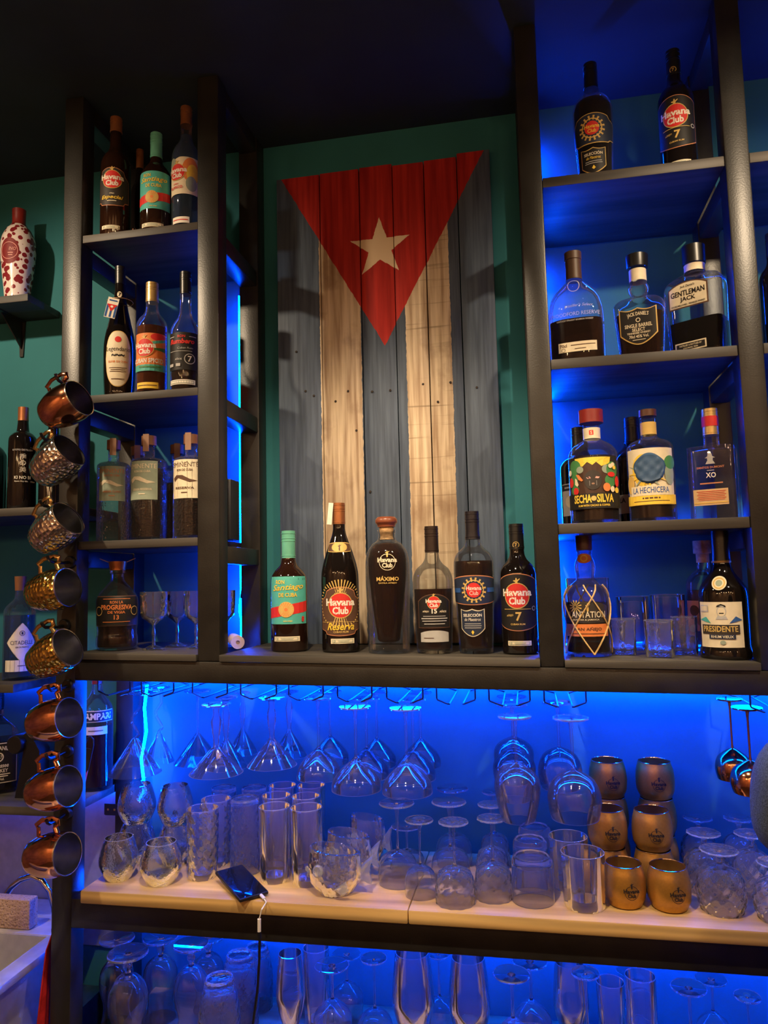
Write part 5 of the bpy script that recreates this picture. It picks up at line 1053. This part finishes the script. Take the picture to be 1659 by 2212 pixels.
# ------------------------------------------------------------------ gold cups
GOLDC = M('gold_lacquered_metal', (.50, .26, .045), .34, .75, .5, .06, 200)
CR, CH = .0455, .087
CPROF = smoothprof([(0, .72), (.03, .80), (.22, .96), (.5, 1.0), (.78, .95), (1, .84)])
def cup(label, x, Y, lvl, turn):
    fa = atan2(-x, Y-CAM.y); t = thing('gold_cup', label, 'cup', (x, Y, ZW+lvl*(CH+.0006)), fa, 'gold cups stacked on the worktop')
    pr = [(r*CR, h*CH) for r, h in CPROF]
    MB().lathe([(0, 0)]+pr, 48).build('body', GOLDC, t)
    MB().lathe([(0, .003)]+[(r*.97, z+.0015 if z < CH-.003 else z) for r, z in pr], 48).build('lining', M('gold_cup_inside', (.30, .15, .04), .45, .6), t)
    MB().lathe([(CR*.812, CH-.0006), (CR*.825, CH+.0012), (CR*.845, CH+.0006), (CR*.842, CH-.001)], 48).build('lip', hammered('steel_lip', (.8, .72, .62), .15, strength=0), t)
    def sf(a, b, off):
        z = CH*.45+b*CR; r = interp(CPROF, max(0, min(1, z/CH)))*CR; q = a+turn; return ((r+off)*sin(q), -(r+off)*cos(q), z)
    print_mesh('lettering', hc(0, 0, .30, 'k', None, 'k'), sf, t, .0005)
xa = [Pz(1356, 1967, ZW).x, Pz(1455, 1977, ZW).x]
for i, sd in enumerate(('left', 'right')):
    xs = [xa[i], P((1312, 1409)[i], 1790, .164).x, P((1314, 1416)[i], 1700, .262).x]
    for row, (Yc, n) in enumerate(((.070-.006*i, 1), (.166, 2), (.264, 3))):
        for l in range(n):
            lb = [f'gold cup with black logo at the front {sd} of the stack', f'gold cup at the bottom of the middle {sd} pile', f'gold cup on top of the middle {sd} pile', f'gold cup at the bottom of the back {sd} pile', f'gold cup in the middle of the back {sd} pile', f'gold cup on top of the back {sd} pile'][[0, 1, 3][row]+l]
            cup(lb, xs[row], Yc, l, (.28, .2)[i] if row else (.32, .42)[i])
# ------------------------------------------------------------------ phone and its lead
n0, n1 = Pz(582, 1930, .910), Pz(518, 1947, .909); zf = .910
for k in range(60):
    f0 = Pz(467, 1882, zf); f1 = Pz(520, 1872, zf)
    if ((f0+f1)/2-(n0+n1)/2).length < .155: break
    zf += .001
ctr = (n0+n1+f0+f1)/4; ey = ((f0+f1)-(n0+n1)).normalized(); ex = ((n0+f1)-(n1+f0)); ex = (ex-ey*ex.dot(ey)).normalized(); ez = ex.cross(ey)
ph = thing('phone', 'dark smartphone lying screen up on the worktop edge, cable plugged in', 'phone', ctr)
ph.rotation_euler = Matrix((ex, ey, ez)).transposed().to_euler()
MB().box(-.036, .036, -.076, .076, -.004, .004, .0032).build('case', M('black_phone_case', (.008, .008, .010), .4), ph)
MB().box(-.033, .033, -.073, .073, .0038, .0045, .0003).build('screen', M('dark_glass_screen', (.004, .005, .012), .06, 0, .7, .3, 40), ph)
cb = thing('charging_cable', 'white plug and black cable hanging from the phone down the front', 'cable', (0, 0, 0))
pl = ctr-ey*.078+ex*.016
MB().tube([pl+ey*.002, pl-ey*.012, pl-ey*.016+Vector((0, 0, -.001))], .0038, 8).build('plug', M('white_plastic', (.7, .68, .64), .4), cb)
c1 = P(560, 1985, -.052); c2 = P(560, 2012, -.050)
MB().tube([pl-ey*.014, pl-ey*.026+Vector((0, 0, -.004)), P(565, 1965, -.056), P(562, 1978, -.054), c1], .0016, 6).build('white_lead', M('white_plastic', (.7, .68, .64), .4), cb)
MB().tube([c1, P(560, 1986, -.052), P(560, 2010, -.050), c2], .0042, 8).build('adapter', M('white_plastic', (.7, .68, .64), .4), cb)
MB().tube([c2, P(561, 2030, -.048), P(560, 2080, -.045), P(556, 2140, -.045), P(548, 2200, -.045), P(540, 2260, -.045)], [.0046, .0032, .003, .003, .003, .003], 8).build('black_lead', C_BLK, cb)
# ------------------------------------------------------------------ left edge: sink corner
SS = M('stainless_steel', (.50, .50, .50), .30, 1, .5, .08, 40, 0, None, (1, 1, 20))
tag(MB().box(-2.2, -1.20, YB-.010, YB-.0005, .60, SHD-.024, .001).build('splashback', M('dull_steel', (.42, .43, .46), .5, .6, .5, .08, 40)), 'brushed steel splashback panel behind the sink at the lower left', 'panel')
sk = thing('sink', 'stainless sink with raised rim at the lower left corner', 'sink', (-1.55, 0, .0))
zr = .722
SATIN = M('satin_steel', (.62, .61, .57), .45, .55, .5, .06, 40)
def sinkpart(name, b): return b.build(name, SATIN, sk)
sinkpart('rim', MB().box(-.35, .330, .125, .33, zr-.02, zr, .003).box(.285, .330, -.38, .125, zr-.02, zr, .003).box(-.35, .285, -.38, -.335, zr-.02, zr, .003))
sinkpart('basin', MB().box(-.35, .284, .120, .1245, zr-.22, zr-.002).box(.280, .2848, -.335, .12, zr-.22, zr-.002).box(-.35, .284, -.3349, -.330, zr-.22, zr-.002).box(-.35, .284, -.33, .12, zr-.222, zr-.217))
MB().box(-.35, .326, -.376, .32, 0.001, zr-.222, .002).build('cabinet', M('steel_cabinet', (.30, .31, .34), .35, 1), sk)
MB().lathe([(0, 0), (.018, 0), (.018, .006), (.012, .012), (0, .012)], 24).build('drain_knob', C_BLK, sk).location = (.29, .155, zr)
fc = thing('faucet', 'curved chrome faucet spout above the sink', 'faucet', (0, 0, 0))
CHR = M('chrome', (.75, .75, .76), .08, 1)
fp = [P(x, y, .205) for x, y in ((5, 1952), (12, 1935), (26, 1915), (46, 1899), (70, 1892), (92, 1902), (108, 1925), (117, 1960), (121, 2000), (121, 2030))]; fp[-1].z = zr+.004
MB().tube(fp, .0085, 12).build('spout', CHR, fc)
d_ = (fp[0]-fp[1]).normalized(); MB().tube([fp[0]-d_*.014, fp[0], fp[0]+d_*.010], .0115, 14).build('aerator', CHR, fc)
def porous():
    m, nt, N, L, b = _new('sponge_foam'); tc = N.new('ShaderNodeTexCoord'); vo = N.new('ShaderNodeTexVoronoi'); vo.inputs['Scale'].default_value = 170
    L.new(tc.outputs['Object'], vo.inputs['Vector']); cr = N.new('ShaderNodeValToRGB'); cr.color_ramp.elements[0].position = .12; cr.color_ramp.elements[1].position = .28
    cr.color_ramp.elements[0].color = (.12, .07, .05, 1); cr.color_ramp.elements[1].color = (.52, .36, .27, 1); L.new(vo.outputs['Distance'], cr.inputs[0]); L.new(cr.outputs[0], b.inputs['Base Color'])
    bp = N.new('ShaderNodeBump'); bp.inputs['Strength'].default_value = .7; bp.inputs['Distance'].default_value = .003; L.new(vo.outputs['Distance'], bp.inputs['Height']); L.new(bp.outputs[0], b.inputs['Normal']); b.inputs['Roughness'].default_value = .95; return m
a = P(-40, 2020, .155); c = P(70, 2028, .155)
o = MB().box(-.075, .068, -.018, .018, 0, .076, .004).build('sponge', porous()); o.location = ((a.x+c.x)/2+.01, .158, zr+.0006); o.rotation_euler = (0, 0, radians(0))
tag(o, 'pale pink cellulose sponge standing on the sink ledge', 'sponge')
# red cloth on the post
mb = MB(); vs = []; fs = []; nz_ = 14; nx = 8
for i in range(nz_+1):
    f = i/nz_; z = .815-.50*f; wdt = .004+.055*f**.8
    for j in range(nx+1):
        u = j/nx; vs.append((-1.181-.006*f-.012*sin(u*9)*f*.6-(.010 if f > .1 else 0.), .03-wdt*u*1.25-.01*f, z-.012*u*f))
for i in range(nz_):
    for j in range(nx): q = i*(nx+1)+j; fs.append((q, q+1, q+nx+2, q+nx+1))
o = mb.add(vs, fs).build('red_towel', M('red_cloth', (.42, .015, .02), .9, 0, .2, .2, 60, .4, 400)); sm = o.modifiers.new('thick', 'SOLIDIFY'); sm.thickness = .003; tag(o, 'red cloth hanging down beside the left post above the floor', 'cloth')
# black gadget, bar blade, plate, paper roll
gd = thing('bar_gadget', 'black plastic bar gadget with round head, next to the square whiskey bottle', 'gadget', (P(70, 1738, .15).x, .15, SHD+.0004))
MB().prism([(-.038, 0), (.030, 0), (.034, .125), (.018, .150), (-.012, .146), (-.020, .09)], -.022, .022).build('body', C_BLK, gd)
MB().lathe([(0, -.03), (.022, -.03), (.025, -.026), (.025, .026), (.022, .03), (0, .03)], 28).xf(Matrix.Translation((-.034, -.005, .142)) @ Matrix.Rotation(radians(90), 4, 'X')).build('head', C_BLK, gd)
MB().prism([(-.036, .158), (.0, .176), (.016, .164), (.012, .148), (-.03, .140)], -.016, .016).build('arm', C_BLK, gd)
tl = thing('bottle_opener', 'red and black bar blade leaning by the red aperitif bottle', 'bottle opener', (-1.196, .135, SHD+.003)); tl.rotation_euler = (radians(-4), radians(10), 0)
MB().prism([(-.011, 0), (.011, 0), (.012, .075), (-.012, .075)], -.0015, .0015).build('blade', M('red_enamel', (.45, .03, .02), .35), tl)
mb = MB().tube([(-.011, 0, .075), (-.012, 0, .14), (-.008, 0, .156), (0, 0, .161), (.008, 0, .156), (.012, 0, .14), (.011, 0, .075)], .0028, 6); mb.box(-.011, .011, -.002, .002, .07, .13); mb.build('handle', C_BLK, tl)
cp = P(242, 1748, .285); o = MB().prism([(-.022, -.014), (-.018, -.016), (.020, -.016), (.022, -.012), (.022, .016), (-.022, .016)], -.0015, .0015).build('corner_plate', STEEL); o.location = (-1.118, .283, cp.z); tag(o, 'small black perforated steel plate behind the stacked tumblers', 'plate'); o.location.x = cp.x
for dx in (-.010, .010): MB().lathe([(0, 0), (.0032, 0), (.0032, .0006), (0, .0006)], 10).xf(Matrix.Rotation(radians(90), 4, 'X')).build('bolt', CHR, o).location = (dx, -.0016, 0)
a = P(480, 1372, .20); c = P(543, 1393, .10); zb = ZB(-.83)+.0168+.0185
rl = thing('paper_roll', 'pale rolled paper lying at the side opening of the left bay', 'roll', (-.763, .165, zb)); rl.rotation_euler = (0, 0, radians(-62))
MB().lathe([(.005, -.06), (.016, -.06), (.017, .06), (.005, .06)], 24).xf(Matrix.Rotation(radians(90), 4, 'Y')).build('paper', M('cream_paper', (.40, .31, .22), .8), rl)
MB().lathe([(0, -.057), (.005, -.057), (.005, .057), (0, .057)], 16).xf(Matrix.Rotation(radians(90), 4, 'Y')).build('core', M('brown_card', (.25, .16, .10), .8), rl)
# ------------------------------------------------------------------ person at the right edge: only the sleeve reaches into the view
def person():
    Y0 = -.42; sh = P(1694, 1654, Y0); el = P(1690, 1806, Y0+.02)
    x0 = sh.x+.185; y0 = Y0+.03
    V = [((x0, y0, .93), .135), ((x0, y0, 1.05), .125), ((x0, y0+.01, 1.22), .135), ((x0, y0, sh.z+.005), .105), ((x0, y0-.01, sh.z+.085), .052), ((x0, y0+.01, sh.z+.15), .060), ((x0, y0+.015, sh.z+.235), .078), ((x0, y0+.01, sh.z+.30), .055),
         (tuple(sh), .056), ((el.x+.002, el.y-.004, (sh.z+el.z)/2), .054), (tuple(el), .046), ((el.x+.05, el.y+.12, el.z-.01), .040), ((el.x+.10, el.y+.215, el.z-.015), .027), ((el.x+.125, el.y+.265, el.z-.02), .030),
         ((2*x0-sh.x, sh.y, sh.z), .056), ((2*x0-sh.x+.03, sh.y-.01, sh.z-.17), .050), ((2*x0-sh.x+.04, sh.y+.02, sh.z-.30), .043), ((2*x0-sh.x+.03, sh.y+.08, sh.z-.44), .036), ((2*x0-sh.x+.02, sh.y+.11, sh.z-.53), .026), ((2*x0-sh.x+.015, sh.y+.13, sh.z-.59), .030),
         ((x0-.09, y0, .84), .095), ((x0-.10, y0+.01, .48), .065), ((x0-.10, y0-.01, .10), .045), ((x0-.10, y0+.11, .05), .042),
         ((x0+.09, y0, .84), .095), ((x0+.10, y0+.01, .48), .065), ((x0+.10, y0-.01, .10), .045), ((x0+.10, y0+.11, .05), .042)]
    E = [(0, 1), (1, 2), (2, 3), (3, 4), (4, 5), (5, 6), (6, 7), (3, 8), (8, 9), (9, 10), (10, 11), (11, 12), (12, 13), (3, 14), (14, 15), (15, 16), (16, 17), (17, 18), (18, 19), (0, 20), (20, 21), (21, 22), (22, 23), (0, 24), (24, 25), (25, 26), (26, 27)]
    # five fingers for each hand
    for w, d in ((13, Vector((.45, .85, -.05))), (19, Vector((-.1, .25, -1)))):
        d = d.normalized(); base = Vector(V[w][0]); sd = d.cross(Vector((0, 0, 1)) if abs(d.z) < .8 else Vector((0, 1, 0))).normalized()
        for q, (o_, ln) in enumerate(((-.026, .058), (-.009, .068), (.009, .064), (.025, .05))):
            i0 = len(V); V.append((tuple(base+d*.030+sd*o_), .0105)); V.append((tuple(base+d*(.03+ln*.5)+sd*o_*1.1+Vector((0, 0, -.006))), .009)); V.append((tuple(base+d*(.03+ln)+sd*o_*1.15+Vector((0, 0, -.018))), .0078)); E += [(w, i0), (i0, i0+1), (i0+1, i0+2)]
        i0 = len(V); V.append((tuple(base+d*.004-sd*.036), .011)); V.append((tuple(base+d*.035-sd*.055), .009)); E += [(w, i0), (i0, i0+1)]
    me = bpy.data.meshes.new('body'); me.from_pydata([v for v, r in V], E, [])
    o = bpy.data.objects.new('tmp', me); COL.objects.link(o)
    sk = o.modifiers.new('skin', 'SKIN'); sk.use_smooth_shade = True
    for i, (v, r) in enumerate(V): me.skin_vertices[0].data[i].radius = (r, r); me.skin_vertices[0].data[i].use_root = (i == 0)
    sb = o.modifiers.new('sub', 'SUBSURF'); sb.levels = 2; sb.render_levels = 2
    dg = bpy.context.evaluated_depsgraph_get(); m2 = bpy.data.meshes.new_from_object(o.evaluated_get(dg)); bpy.data.objects.remove(o)
    mats = [M('skin', (.48, .27, .18), .5), M('grey_blue_fleece', (.12, .18, .25), .95, 0, .15, .3, 420, .8, 700), M('dark_jeans', (.02, .025, .045), .9), M('dark_shoe', (.02, .02, .02), .6)]
    for m in mats: m2.materials.append(m)
    for p in m2.polygons:
        c = p.center; p.use_smooth = True
        hand = (c.y > el.y+.19 and c.x < x0 and c.z > 1) or (c.x > x0+.12 and c.z < sh.z-.50 and c.z > .7)
        p.material_index = 0 if (c.z > sh.z+.075 or hand) else 1 if c.z > .90 else 2 if c.z > .09 else 3
    m2.name = 'body'
    t = thing('person', 'person in grey blue fleece sleeve, standing at the right edge, elbow bent', 'person', (x0, y0, 0))
    bo = bpy.data.objects.new('body', m2); COL.objects.link(bo); bo.parent = t; bo.location = (-x0, -y0, 0)
    # hair, face
    hz = sh.z+.225
    hair = MB().lathe([(0, .105), (.04, .10), (.075, .065), (.092, .01), (.088, -.05), (.075, -.09)], 24).xf(Matrix.Translation((0, -.005, hz)) @ Matrix.Rotation(radians(14), 4, 'X')); hair.build('hair', M('dark_hair', (.02, .013, .009), .6), t)
    for s in (-1, 1):
        MB().lathe([(0, -.011), (.007, -.007), (.010, 0), (.007, .007), (0, .011)], 12).xf(Matrix.Translation((s*.032, .088, hz-.015))).build('eye', M('eye_white', (.7, .7, .68), .2), t)
        MB().lathe([(0, -.03), (.008, -.02), (.010, 0), (.008, .02), (0, .03)], 12).xf(Matrix.Translation((s*.084, .0, hz-.02))).build('ear', mats[0], t)
    MB().lathe([(0, -.02), (.013, -.014), (.010, .01), (.006, .03), (0, .034)], 12).xf(Matrix.Translation((0, .098, hz-.04))).build('nose', mats[0], t)
    MB().tube([(-.022, .090, hz-.082), (0, .098, hz-.085), (.022, .090, hz-.082)], .004, 6).build('mouth', M('lips', (.40, .15, .12), .5), t)
person()
